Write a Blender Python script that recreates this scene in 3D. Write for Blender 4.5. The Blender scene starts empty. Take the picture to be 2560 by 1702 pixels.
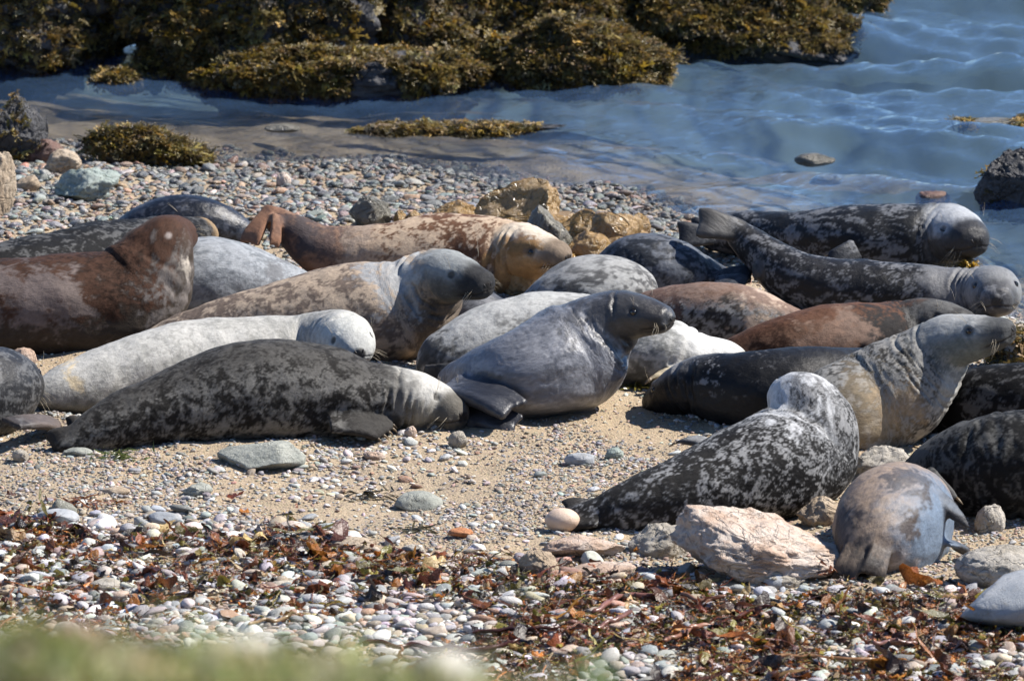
import bpy, bmesh, math, random
import numpy as np
from mathutils import Vector, Matrix

# ------------------------------------------------------------------ camera, sky, sun, exposure
scene = bpy.context.scene
CAM_H, PITCH, FPX, CX, CY = 6.2, math.radians(12.0), 16209.0, 1280.0, 851.0
cam_d = bpy.data.cameras.new('camera')
cam = bpy.data.objects.new('camera', cam_d)
scene.collection.objects.link(cam)
cam.location = (0, 0, CAM_H)
cam.rotation_euler = (math.radians(90) - PITCH, 0, 0)
cam_d.sensor_width = 36.0
cam_d.lens = 36.0 * FPX / 2560.0
cam_d.clip_start, cam_d.clip_end = 0.1, 4000
cam_d.dof.use_dof = True
cam_d.dof.focus_distance = 28.0
cam_d.dof.aperture_fstop = 6.3
scene.camera = cam

SUN_EL, SUN_AZ = math.radians(47), math.radians(80)      # azimuth measured from +Y (away from the camera) towards +X
sun_dir = Vector((math.sin(SUN_AZ) * math.cos(SUN_EL), math.cos(SUN_AZ) * math.cos(SUN_EL), math.sin(SUN_EL)))
world = bpy.data.worlds.new('World')
scene.world = world
world.use_nodes = True
wn = world.node_tree
sky = wn.nodes.new('ShaderNodeTexSky')
sky.sky_type = 'NISHITA'
sky.sun_disc = False
sky.sun_elevation = SUN_EL
sky.sun_rotation = SUN_AZ
sky.air_density, sky.dust_density, sky.ozone_density = 0.7, 0.0, 6.0
bg = wn.nodes['Background']
bg.inputs['Strength'].default_value = 0.1
wn.links.new(sky.outputs['Color'], bg.inputs['Color'])

sun_l = bpy.data.lights.new('sun', 'SUN')
sun_l.energy = 5.0
sun_l.angle = math.radians(0.5)
sun_l.color = (1.0, 0.945, 0.87)
sun = bpy.data.objects.new('sun', sun_l)
scene.collection.objects.link(sun)
sun.rotation_euler = sun_dir.to_track_quat('Z', 'Y').to_euler()
sun.location = (20, 20, 30)

scene.view_settings.view_transform = 'Standard'
scene.view_settings.look = 'None'
scene.view_settings.exposure = 0.92
scene.view_settings.gamma = 1.0
scene.cycles.use_denoising = True
scene.cycles.max_bounces = 8
scene.cycles.transparent_max_bounces = 8
scene.cycles.caustics_reflective = False
scene.cycles.caustics_refractive = False

COL = scene.collection
rng = np.random.default_rng(7)

# ------------------------------------------------------------------ picture geometry -> the place
FWD = np.array((0, math.cos(PITCH), -math.sin(PITCH)))
UPV = np.array((0, math.sin(PITCH), math.cos(PITCH)))
CAMP = np.array((0, 0, CAM_H))

def ray(px, py):
    return FWD + np.array((1.0, 0, 0)) * (px - CX) / FPX - UPV * (py - CY) / FPX

def at(px, py, Y):
    d = ray(px, py)
    return CAMP + d * (Y / d[1])

def gp(px, py, z=0.0):
    d = ray(px, py)
    return CAMP + d * ((z - CAM_H) / d[2])

def depth_of(P):
    return float(np.dot(P - CAMP, FWD))

# ------------------------------------------------------------------ noise
_pr = np.random.default_rng(11)
_PERM = np.concatenate([_pr.permutation(256)] * 2).astype(np.int32)
_g = _pr.normal(size=(256, 3)); _GRAD = (_g / np.linalg.norm(_g, axis=1)[:, None]).astype(np.float32)

def vnoise(p, seed=0):          # gradient noise, about 0..1
    p = np.asarray(p, np.float64) + (seed % 97) * 3.713
    i0 = np.floor(p)
    f = (p - i0).astype(np.float32)
    i = i0.astype(np.int32) & 255
    w = f * f * f * (f * (f * 6 - 15) + 10)
    r = np.zeros(len(p), np.float32)
    for dx in (0, 1):
        wx = w[:, 0] if dx else 1 - w[:, 0]
        px = _PERM[(i[:, 0] + dx) & 255]
        for dy in (0, 1):
            wxy = wx * (w[:, 1] if dy else 1 - w[:, 1])
            py = _PERM[px + ((i[:, 1] + dy) & 255)]
            for dz in (0, 1):
                g = _GRAD[_PERM[py + ((i[:, 2] + dz) & 255)]]
                r += wxy * (w[:, 2] if dz else 1 - w[:, 2]) * (g[:, 0] * (f[:, 0] - dx) + g[:, 1] * (f[:, 1] - dy) + g[:, 2] * (f[:, 2] - dz))
    return .5 + r.astype(float) * .95

_R = np.array(Matrix.Rotation(.9, 3, Vector((.4, .7, .59)).normalized()))
def fbm(p, seed=0, octv=4, gain=0.5):
    a, s, t = 1.0, 0.0, 0.0
    p = np.asarray(p, float) @ _R + seed * .37
    for k in range(octv):
        s = s + a * (vnoise(p, seed + k * 13) - .5)
        t += a * a
        a *= gain
        p = (p @ _R) * 2.03 + 17.3
    return np.clip(.5 + s / t ** .5, 0, 1)

def sstep(a, b, x):
    t = np.clip((x - a) / (b - a), 0, 1)
    return t * t * (3 - 2 * t)

def xy3(x, y, z=0.0):
    x, y = np.broadcast_arrays(np.asarray(x, float), np.asarray(y, float))
    return np.stack([x.ravel(), y.ravel(), np.full(x.size, z)], 1)

# ------------------------------------------------------------------ object helpers
def mesh_from(name, v, f, smooth=True):
    me = bpy.data.meshes.new(name)
    me.from_pydata([tuple(p) for p in np.asarray(v).tolist()], [], [tuple(q) for q in (f.tolist() if isinstance(f, np.ndarray) else f)])
    me.update()
    if smooth:
        me.shade_smooth()
    return me

def add(name, me, mat=None, parent=None, loc=None):
    o = bpy.data.objects.new(name, me)
    COL.objects.link(o)
    if mat is not None and me is not None and not len(me.materials):
        me.materials.append(mat)
    if parent is not None:
        o.parent = parent
    if loc is not None:
        o.location = loc
    return o

def tag(o, label=None, cat=None, group=None, kind=None):
    if label: o['label'] = label
    if cat: o['category'] = cat
    if group: o['group'] = group
    if kind: o['kind'] = kind
    return o

def set_col(me, name, c):
    c = np.asarray(c, np.float32)
    a = me.attributes.new(name, 'FLOAT_COLOR', 'POINT')
    buf = np.ones((len(c), 4), np.float32)
    buf[:, :3] = c
    a.data.foreach_set('color', buf.ravel())

def set_vec(me, name, c):
    a = me.attributes.new(name, 'FLOAT_VECTOR', 'POINT')
    a.data.foreach_set('vector', np.asarray(c, np.float32).ravel())

# ------------------------------------------------------------------ material helpers
class NT:
    def __init__(self, name):
        self.m = bpy.data.materials.new(name)
        self.m.use_nodes = True
        self.t = self.m.node_tree
        self.b = self.t.nodes['Principled BSDF']
        self.out = self.t.nodes['Material Output']
    def n(self, typ, **kw):
        nd = self.t.nodes.new(typ)
        for k, v in kw.items():
            setattr(nd, k, v)
        return nd
    def link(self, a, b):
        self.t.links.new(a, b)
    def put(self, sock, v):
        if hasattr(v, 'is_output') or isinstance(v, bpy.types.NodeSocket):
            self.link(v, sock)
        else:
            sock.default_value = v
    def noise(self, vec, scale, detail=4, rough=0.55, dist=0.0):
        nd = self.n('ShaderNodeTexNoise')
        if vec is not None: self.link(vec, nd.inputs['Vector'])
        nd.inputs['Scale'].default_value = scale
        nd.inputs['Detail'].default_value = detail
        nd.inputs['Roughness'].default_value = rough
        nd.inputs['Distortion'].default_value = dist
        return nd.outputs['Fac']
    def vor(self, vec, scale, feature='F1'):
        nd = self.n('ShaderNodeTexVoronoi', feature=feature)
        if vec is not None: self.link(vec, nd.inputs['Vector'])
        nd.inputs['Scale'].default_value = scale
        return nd
    def math(self, op, a, b=0.0, clamp=False):
        nd = self.n('ShaderNodeMath', operation=op, use_clamp=clamp)
        self.put(nd.inputs[0], a); self.put(nd.inputs[1], b)
        return nd.outputs[0]
    def rng(self, v, a, b, c=0.0, d=1.0, smooth=True):
        nd = self.n('ShaderNodeMapRange')
        nd.interpolation_type = 'SMOOTHSTEP' if smooth else 'LINEAR'
        self.put(nd.inputs[0], v)
        for k, q in enumerate((a, b, c, d)): nd.inputs[k + 1].default_value = q
        return nd.outputs[0]
    def mix(self, f, a, b, typ='MIX'):
        nd = self.n('ShaderNodeMix', data_type='RGBA', blend_type=typ)
        self.put(nd.inputs[0], f)
        for s, v in ((nd.inputs[6], a), (nd.inputs[7], b)):
            if isinstance(v, (tuple, list)): s.default_value = tuple(v) + ((1.0,) if len(v) == 3 else ())
            else: self.link(v, s)
        return nd.outputs[2]
    def scalev(self, vec, s):
        nd = self.n('ShaderNodeVectorMath', operation='MULTIPLY')
        self.link(vec, nd.inputs[0]); nd.inputs[1].default_value = s
        return nd.outputs[0]
    def bump(self, h, strength, dist, prev=None):
        nd = self.n('ShaderNodeBump')
        nd.inputs['Strength'].default_value = strength
        nd.inputs['Distance'].default_value = dist
        self.link(h, nd.inputs['Height'])
        if prev is not None: self.link(prev, nd.inputs['Normal'])
        return nd.outputs['Normal']
    def attr(self, name, typ='GEOMETRY', out='Color'):
        nd = self.n('ShaderNodeAttribute', attribute_type=typ, attribute_name=name)
        return nd.outputs[out]
    def pos(self):
        return self.n('ShaderNodeNewGeometry').outputs['Position']
    def obj(self):
        return self.n('ShaderNodeTexCoord').outputs['Object']
    def grey(self, f):      # scalar -> colour through a combine
        nd = self.n('ShaderNodeCombineColor')
        for k in range(3): self.link(f, nd.inputs[k])
        return nd.outputs[0]
    def done(self, color=None, rough=None, normal=None, **kw):
        if color is not None:
            if isinstance(color, (tuple, list)): self.b.inputs['Base Color'].default_value = tuple(color) + (1.0,)
            else: self.link(color, self.b.inputs['Base Color'])
        if rough is not None: self.put(self.b.inputs['Roughness'], rough)
        if normal is not None: self.link(normal, self.b.inputs['Normal'])
        for k, v in kw.items():
            self.put(self.b.inputs[k.replace('_', ' ')], v)
        return self.m

def mat_sand():
    m = NT('sand')
    p = m.pos()
    big = m.noise(p, 1.1, 4)
    grit = m.noise(p, 55, 6, 0.75)
    gv = m.vor(p, 95)
    c = m.mix(m.rng(big, .35, .68), (.335, .25, .155), (.26, .205, .14))
    c = m.mix(m.rng(grit, .35, .68), c, (.46, .36, .24))
    c = m.mix(m.math('MULTIPLY', m.rng(m.noise(p, 130, 3), .56, .66), .75), c, (.14, .12, .105))
    c = m.mix(m.math('MULTIPLY', m.rng(gv.outputs['Distance'], .0, .45, 1, 0), .35), c, gv.outputs['Color'], 'SOFT_LIGHT')
    sep = m.n('ShaderNodeSeparateXYZ'); m.link(p, sep.inputs[0])
    wet = m.rng(sep.outputs[2], -.09, -.035, 1, 0)
    c = m.mix(wet, c, (.27, .215, .15))
    deep = m.rng(sep.outputs[2], -.6, -.22, 1, 0)
    c = m.mix(deep, c, (.10, .125, .125))
    h = m.math('ADD', grit, m.math('MULTIPLY', gv.outputs['Distance'], .5))
    return m.done(c, m.rng(wet, 0, 1, .92, .45), m.bump(h, .9, .012))

def mat_rock(name, c1, c2, c3, scale=6, rough=.8, crack=.5, bumpd=.02, vein=None, spec=.4):
    m = NT(name)
    oi = m.n('ShaderNodeObjectInfo')
    v = m.n('ShaderNodeVectorMath', operation='ADD')
    m.link(m.obj(), v.inputs[0])
    vs = m.n('ShaderNodeVectorMath', operation='SCALE'); vs.inputs[0].default_value = (37, 19, 53)
    m.link(oi.outputs['Random'], vs.inputs['Scale']); m.link(vs.outputs[0], v.inputs[1])
    p = v.outputs[0]
    n1 = m.noise(p, scale, 6, .62, .4)
    n2 = m.noise(p, scale * 5, 6, .7)
    c = m.mix(m.rng(n1, .38, .62), c1, c2)
    c = m.mix(m.math('MULTIPLY', m.rng(n2, .5, .7), .7), c, c3)
    cn = m.noise(m.scalev(p, (1, 1, 1.9)), scale * .55, 5, .5, .8)
    crk = m.rng(m.math('ABSOLUTE', m.math('SUBTRACT', cn, .5)), 0, .016, 1, 0)
    cn2 = m.noise(m.scalev(p, (1.6, 1.6, .8)), scale * .9, 4, .5, .5)
    crk = m.math('MAXIMUM', crk, m.math('MULTIPLY', m.rng(m.math('ABSOLUTE', m.math('SUBTRACT', cn2, .47)), 0, .010, 1, 0), .7))
    crk = m.math('MULTIPLY', crk, crack)
    c = m.mix(m.math('MULTIPLY', crk, .28), c, tuple(q * .35 for q in c1))
    if vein:
        vn = m.rng(m.noise(p, scale * .7, 3, .5, 2.5), .49, .51, 0, 1)
        vn2 = m.rng(m.noise(p, scale * .7, 3, .5, 2.5), .51, .53, 1, 0)
        c = m.mix(m.math('MULTIPLY', vn, vn2), c, vein)
    h = m.math('SUBTRACT', m.math('ADD', n2, m.math('MULTIPLY', m.noise(p, scale * 22, 4, .7), .35)), crk)
    return m.done(c, rough, m.bump(h, .8, bumpd), Specular_IOR_Level=spec)

def mat_pebble(name, typ, rough=(.55, .8)):
    m = NT(name)
    if typ == 'inst':
        col = m.attr('col', 'INSTANCER')
        rnd = m.attr('rnd', 'INSTANCER', 'Fac')
    else:
        oi = m.n('ShaderNodeObjectInfo')
        col, rnd = oi.outputs['Color'], oi.outputs['Random']
    v = m.n('ShaderNodeVectorMath', operation='ADD')
    m.link(m.obj(), v.inputs[0])
    vs = m.n('ShaderNodeVectorMath', operation='SCALE'); vs.inputs[0].default_value = (31, 57, 43)
    m.link(rnd, vs.inputs['Scale']); m.link(vs.outputs[0], v.inputs[1])
    p = v.outputs[0]
    n1 = m.noise(p, 1.6, 5, .65, .6)
    n2 = m.noise(p, 9, 5, .7)
    c = m.mix(m.rng(n1, .3, .7), m.mix(.4, col, (.05, .045, .04)), m.mix(.12, col, (.62, .58, .52)))
    c = m.mix(.5, c, col)
    c = m.mix(m.math('MULTIPLY', m.rng(n2, .52, .68), .45), c, (.12, .11, .10))
    vein = m.math('MULTIPLY', m.rng(m.noise(p, .9, 2, .5, 1.6), .485, .5), m.rng(m.noise(p, .9, 2, .5, 1.6), .5, .515, 1, 0))
    c = m.mix(m.math('MULTIPLY', vein, .6), c, (.6, .57, .52))
    r = m.rng(rnd, 0, 1, rough[0], rough[1], False)
    return m.done(c, r, m.bump(n2, .35, .25))

# ------------------------------------------------------------------ instanced masses (gravel, wrack, grass)
def scatter(name, P, rot, scl, col, idx, coll, parent=None):
    me = bpy.data.meshes.new(name)
    me.vertices.add(len(P))
    me.vertices.foreach_set('co', np.asarray(P, np.float32).ravel())
    set_vec(me, 'rot', rot); set_vec(me, 'scl', scl); set_col(me, 'col', col)
    a = me.attributes.new('idx', 'INT', 'POINT'); a.data.foreach_set('value', np.asarray(idx, np.int32))
    a = me.attributes.new('rnd', 'FLOAT', 'POINT'); a.data.foreach_set('value', rng.random(len(P)).astype(np.float32))
    o = add(name, me, None, parent)
    g = bpy.data.node_groups.new(name + '_nodes', 'GeometryNodeTree')
    g.interface.new_socket('Geometry', in_out='INPUT', socket_type='NodeSocketGeometry')
    g.interface.new_socket('Geometry', in_out='OUTPUT', socket_type='NodeSocketGeometry')
    N, L = g.nodes, g.links
    gi, go = N.new('NodeGroupInput'), N.new('NodeGroupOutput')
    iop = N.new('GeometryNodeInstanceOnPoints')
    ci = N.new('GeometryNodeCollectionInfo')
    ci.inputs['Collection'].default_value = coll
    ci.inputs['Separate Children'].default_value = True
    ci.inputs['Reset Children'].default_value = True
    def na(nm, dt):
        q = N.new('GeometryNodeInputNamedAttribute'); q.data_type = dt
        q.inputs['Name'].default_value = nm
        return q.outputs['Attribute']
    e2r = N.new('FunctionNodeEulerToRotation')
    L.new(na('rot', 'FLOAT_VECTOR'), e2r.inputs[0])
    L.new(gi.outputs[0], iop.inputs['Points'])
    L.new(ci.outputs[0], iop.inputs['Instance'])
    iop.inputs['Pick Instance'].default_value = True
    L.new(na('idx', 'INT'), iop.inputs['Instance Index'])
    L.new(e2r.outputs[0], iop.inputs['Rotation'])
    L.new(na('scl', 'FLOAT_VECTOR'), iop.inputs['Scale'])
    L.new(iop.outputs[0], go.inputs[0])
    md = o.modifiers.new('scatter', 'NODES')
    md.node_group = g
    return o

def source_coll(name, meshes, mat):
    c = bpy.data.collections.new(name)
    for i, me in enumerate(meshes):
        if not len(me.materials): me.materials.append(mat)
        o = bpy.data.objects.new('%s_%02d' % (name, i), me)
        c.objects.link(o)
    return c

# ------------------------------------------------------------------ ground
ZW = -0.085                      # water level
_sh = [(-900, 345), (0, 352), (220, 362), (520, 385), (870, 412), (1190, 445), (1460, 480), (1640, 520), (1800, 575),
       (2000, 640), (2250, 690), (2400, 730), (2560, 800), (2800, 930), (3300, 1250)]
SH = np.array([gp(a, b, ZW)[:2] for a, b in _sh])

def shore_d(x, y):               # metres inland of the waterline
    ys = np.interp(x, SH[:, 0], SH[:, 1])
    w = (fbm(xy3(np.asarray(x) * .9, np.asarray(y) * .9, 3.1), 5, 3) - .5).reshape(np.shape(x)) * .7
    return (ys - y) * .8 + w

def gz(x, y):
    x = np.asarray(x, float); y = np.asarray(y, float)
    d = shore_d(x, y)
    z = np.where(d > 1.3, 0.0, ZW * np.clip((1.3 - d) / 1.3, 0, 1))
    z = np.where(d < 0, ZW + d * .12, z)
    z = np.where(d < -2.5, ZW - .30 + (d + 2.5) * .22, z)
    z = np.maximum(z, -2.5)
    n = (fbm(xy3(x * .8, y * .8), 1, 3) - .5).reshape(x.shape) * .05 + (fbm(xy3(x * 4, y * 4), 2, 3) - .5).reshape(x.shape) * .034
    return z + n * np.clip((np.abs(x) < 12) * 1.0, .3, 1)

def axis(lo, a, b, hi, step):
    mid = np.arange(a, b + step / 2, step)
    def grow(s, e):
        out, st, q = [], step, s
        sg = 1 if e > s else -1
        while (e - q) * sg > 0:
            st *= 1.35; q += st * sg
            out.append(q)
        return out
    return np.concatenate([np.array(grow(a, lo)[::-1]), mid, np.array(grow(b, hi))])

def grid_mesh(name, xs, ys, zf):
    X, Y = np.meshgrid(xs, ys)
    Z = zf(X, Y)
    v = np.stack([X.ravel(), Y.ravel(), Z.ravel()], 1)
    nx, ny = len(xs), len(ys)
    i = np.arange((nx - 1) * (ny - 1)); r, c = i // (nx - 1), i % (nx - 1)
    a = r * nx + c
    f = np.stack([a, a + 1, a + nx + 1, a + nx], 1)
    return mesh_from(name, v, f)

beach_me = grid_mesh('beach', axis(-900, -4.2, 4.2, 900, .03), axis(9.5, 22.4, 36.5, 1500, .035), gz)
beach = tag(add('beach', beach_me, mat_sand()), 'tan sand and shingle beach sloping into shallow water', None, None, 'structure')

# ------------------------------------------------------------------ water
def water_z(X, Y):
    d = shore_d(X, Y)
    amp = np.clip((-d + .1) / .9, 0, 1) * 1.0 + np.clip((-d - 1.5) / 5, 0, 1) * 1.1
    r2 = np.random.default_rng(3)
    wx = (fbm(xy3(X * .35, Y * .35, 9), 21, 2).reshape(X.shape) - .5) * 3.5
    z = 0
    for k in range(16):
        lam = .22 * 1.23 ** k * .9
        if lam > 3.2: break
        th = math.radians(r2.normal(68, 26))
        ph = (X * math.cos(th) + Y * math.sin(th)) * 2 * math.pi / lam + r2.random() * 6.28 + wx * .8 / lam ** .5
        s = np.sin(ph)
        z = z + .0105 * lam ** .75 * (s + .3 * np.cos(2 * ph))
    gust = .45 + 1.1 * fbm(xy3(X * .5, Y * .9, 4), 33, 3).reshape(X.shape)
    far = np.clip(1 - (np.abs(X) - 8) / 30, 0, 1) * np.clip(1 - (Y - 50) / 60, 0, 1)
    return ZW + z * amp * gust * far

def mat_water():
    m = NT('sea_water')
    p = m.pos()
    q = m.scalev(p, (1, 1.6, 1))
    h = m.math('ADD', m.noise(q, 6, 4, .6, .6), m.math('ADD', m.math('MULTIPLY', m.noise(q, 24, 5, .7, .3), .5), m.math('MULTIPLY', m.noise(q, 62, 3, .6), .16)))
    nrm = m.bump(h, .5, .03)
    gl = m.n('ShaderNodeBsdfGlossy'); gl.inputs['Roughness'].default_value = .03
    gl.inputs['Color'].default_value = (1, 1, 1, 1)
    tr = m.n('ShaderNodeBsdfTransparent'); m.link(m.mix(m.rng(m.attr('depth', out='Fac'), .02, .5), (.96, .97, .95), (.80, .90, .90)), tr.inputs['Color'])
    df = m.n('ShaderNodeBsdfDiffuse'); df.inputs['Color'].default_value = (.085, .165, .31, 1)
    fr = m.n('ShaderNodeFresnel'); fr.inputs['IOR'].default_value = 1.333
    for nd in (gl, fr): m.link(nrm, nd.inputs['Normal'])
    body = m.n('ShaderNodeMixShader'); m.link(m.rng(m.attr('depth', out='Fac'), .02, .26, .04, .25), body.inputs[0])
    m.link(tr.outputs[0], body.inputs[1]); m.link(df.outputs[0], body.inputs[2])
    mx = m.n('ShaderNodeMixShader')
    m.link(fr.outputs[0], mx.inputs[0]); m.link(body.outputs[0], mx.inputs[1]); m.link(gl.outputs[0], mx.inputs[2])
    m.t.nodes.remove(m.b)
    m.link(mx.outputs[0], m.out.inputs['Surface'])
    return m.m

water_me = grid_mesh('sea_water', axis(-900, -4.2, 4.6, 900, .036), axis(16, 28.4, 44.5, 1500, .04), water_z)
_wc = np.empty(len(water_me.vertices) * 3, np.float32); water_me.vertices.foreach_get('co', _wc); _wc = _wc.reshape(-1, 3)
_wa = water_me.attributes.new('depth', 'FLOAT', 'POINT'); _wa.data.foreach_set('value', np.clip(ZW - gz(_wc[:, 0], _wc[:, 1]), 0, 3).astype(np.float32))
tag(add('sea_water', water_me, mat_water()), 'rippled blue shallow sea water in the inlet behind the seals', None, None, 'structure')

# ------------------------------------------------------------------ seals
def mat_fur(name, rough, wet):
    m = NT(name)
    bc = m.attr('bco', out='Vector')
    fur = m.attr('fur')
    st = m.scalev(bc, (.35, 1, 1))
    n1 = m.noise(st, 120, 5, .7)
    n2 = m.noise(st, 420, 3, .6)
    n3 = m.noise(bc, 42, 5, .6)
    k = m.math('MULTIPLY', m.rng(n1, .2, .8, .84, 1.16, False), m.rng(n3, .25, .75, .78, 1.22, False))
    mul = m.n('ShaderNodeVectorMath', operation='SCALE')
    m.link(fur, mul.inputs[0]); m.link(k, mul.inputs['Scale'])
    grit = m.rng(m.noise(bc, 520, 2, .5), .70, .76)
    col = m.mix(m.math('MULTIPLY', grit, .10), mul.outputs[0], (.45, .36, .26))
    h = m.math('ADD', m.math('MULTIPLY', n2, .35), n1)
    nrm = m.bump(h, .45 if not wet else .35, .005)
    nrm = m.bump(n3, .35, .012, nrm)
    r = m.rng(n1, .25, .75, rough - .1, rough + .1, False)
    return m.done(col, r, nrm, Specular_IOR_Level=(.42 if rough < .4 else .2) if wet else .09, Sheen_Weight=0.0 if wet else .04, Sheen_Roughness=.28)

FUR_DRY = mat_fur('dry_fur', .72, False)
FUR_DAMP = mat_fur('damp_fur', .5, True)
FUR_WET = mat_fur('wet_fur', .36, True)
def mat_plain(name, c, r, **kw):
    m = NT(name)
    n = m.noise(m.obj(), 60, 4)
    cc = m.mix(m.rng(n, .3, .7), tuple(q * .8 for q in c), tuple(min(1, q * 1.2) for q in c))
    return m.done(cc, r, **kw)
EYE = mat_plain('eye_gloss', (.008, .006, .005), .06, Specular_IOR_Level=.7)
LID = mat_plain('eyelid_skin', (.018, .016, .015), .5)
NOSE = mat_plain('nostril_skin', (.006, .005, .005), .5)
CLAW = mat_plain('claw_horn', (.16, .12, .075), .45)
HAIR = mat_plain('whisker_hair', (.42, .36, .26), .5)

def tube(pts, rad, seg=10):
    pts = np.asarray(pts, float); n = len(pts)
    T = np.gradient(pts, axis=0); T /= np.linalg.norm(T, axis=1)[:, None] + 1e-9
    a = np.cross(T[0], (0.13, 0.2, 1.0)); a /= np.linalg.norm(a)
    V, F = [], []
    th = np.arange(seg) * 2 * math.pi / seg
    for i in range(n):
        a = a - T[i] * np.dot(a, T[i]); a /= np.linalg.norm(a)
        b = np.cross(T[i], a)
        V.append(pts[i] + rad[i] * (np.cos(th)[:, None] * a + np.sin(th)[:, None] * b))
    V = np.concatenate(V)
    for i in range(n - 1):
        for j in range(seg):
            F.append((i * seg + j, i * seg + (j + 1) % seg, (i + 1) * seg + (j + 1) % seg, (i + 1) * seg + j))
    F.append(tuple(range(seg))[::-1]); F.append(tuple((n - 1) * seg + j for j in range(seg)))
    return V, F

def catmull(P, m):
    P = np.asarray(P, float)
    d = np.linalg.norm(np.diff(P[:, :3], axis=0), axis=1) ** .5
    t = np.concatenate([[0], np.cumsum(d)])
    M = np.gradient(P, t, axis=0)
    q = np.linspace(0, t[-1], m)
    i = np.clip(np.searchsorted(t, q, 'right') - 1, 0, len(t) - 2)
    h = (t[i + 1] - t[i]); u = (q - t[i]) / h
    h = h[:, None]; u = u[:, None]
    return (2 * u**3 - 3 * u**2 + 1) * P[i] + (u**3 - 2 * u**2 + u) * h * M[i] + (-2 * u**3 + 3 * u**2) * P[i + 1] + (u**3 - u**2) * h * M[i + 1]

def ball(c, r, n=10):
    V, F = [], []
    r = np.broadcast_to(np.asarray(r, float), (3,))
    for i in range(n + 1):
        a = math.pi * i / n
        for j in range(2 * n):
            b = math.pi * j / n
            V.append((math.sin(a) * math.cos(b), math.sin(a) * math.sin(b), math.cos(a)))
    V = np.array(V) * r + c
    for i in range(n):
        for j in range(2 * n):
            F.append((i * 2 * n + j, (i + 1) * 2 * n + j, (i + 1) * 2 * n + (j + 1) % (2 * n), i * 2 * n + (j + 1) % (2 * n)))
    return V, F

_eye_v, _eye_f = ball((0, 0, 0), 1.0, 8)
EYE_ME = mesh_from('eye', _eye_v, _eye_f); EYE_ME.materials.append(EYE)
NOS_ME = mesh_from('nostril', _eye_v, _eye_f); NOS_ME.materials.append(NOSE)
_v, _f = tube([(0, 0, z) for z in (-.006, .006, .018, .027, .032)], (.0058, .0055, .0042, .0022, .0004), 7)
_v[:, 0] += (np.clip(_v[:, 2], 0, 1) ** 2) * 9
CLAW_ME = mesh_from('claw', _v, _f); CLAW_ME.materials.append(CLAW)
_v, _f = tube([(math.cos(a) * .017, math.sin(a) * .006 - .003, 0) for a in np.linspace(math.pi * 1.08, math.pi * 1.92, 9)], [.0012, .0024, .003, .0034, .0034, .0034, .003, .0024, .0012], 6)
LID_ME = mesh_from('eyelid', _v, _f); LID_ME.materials.append(LID)

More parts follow.
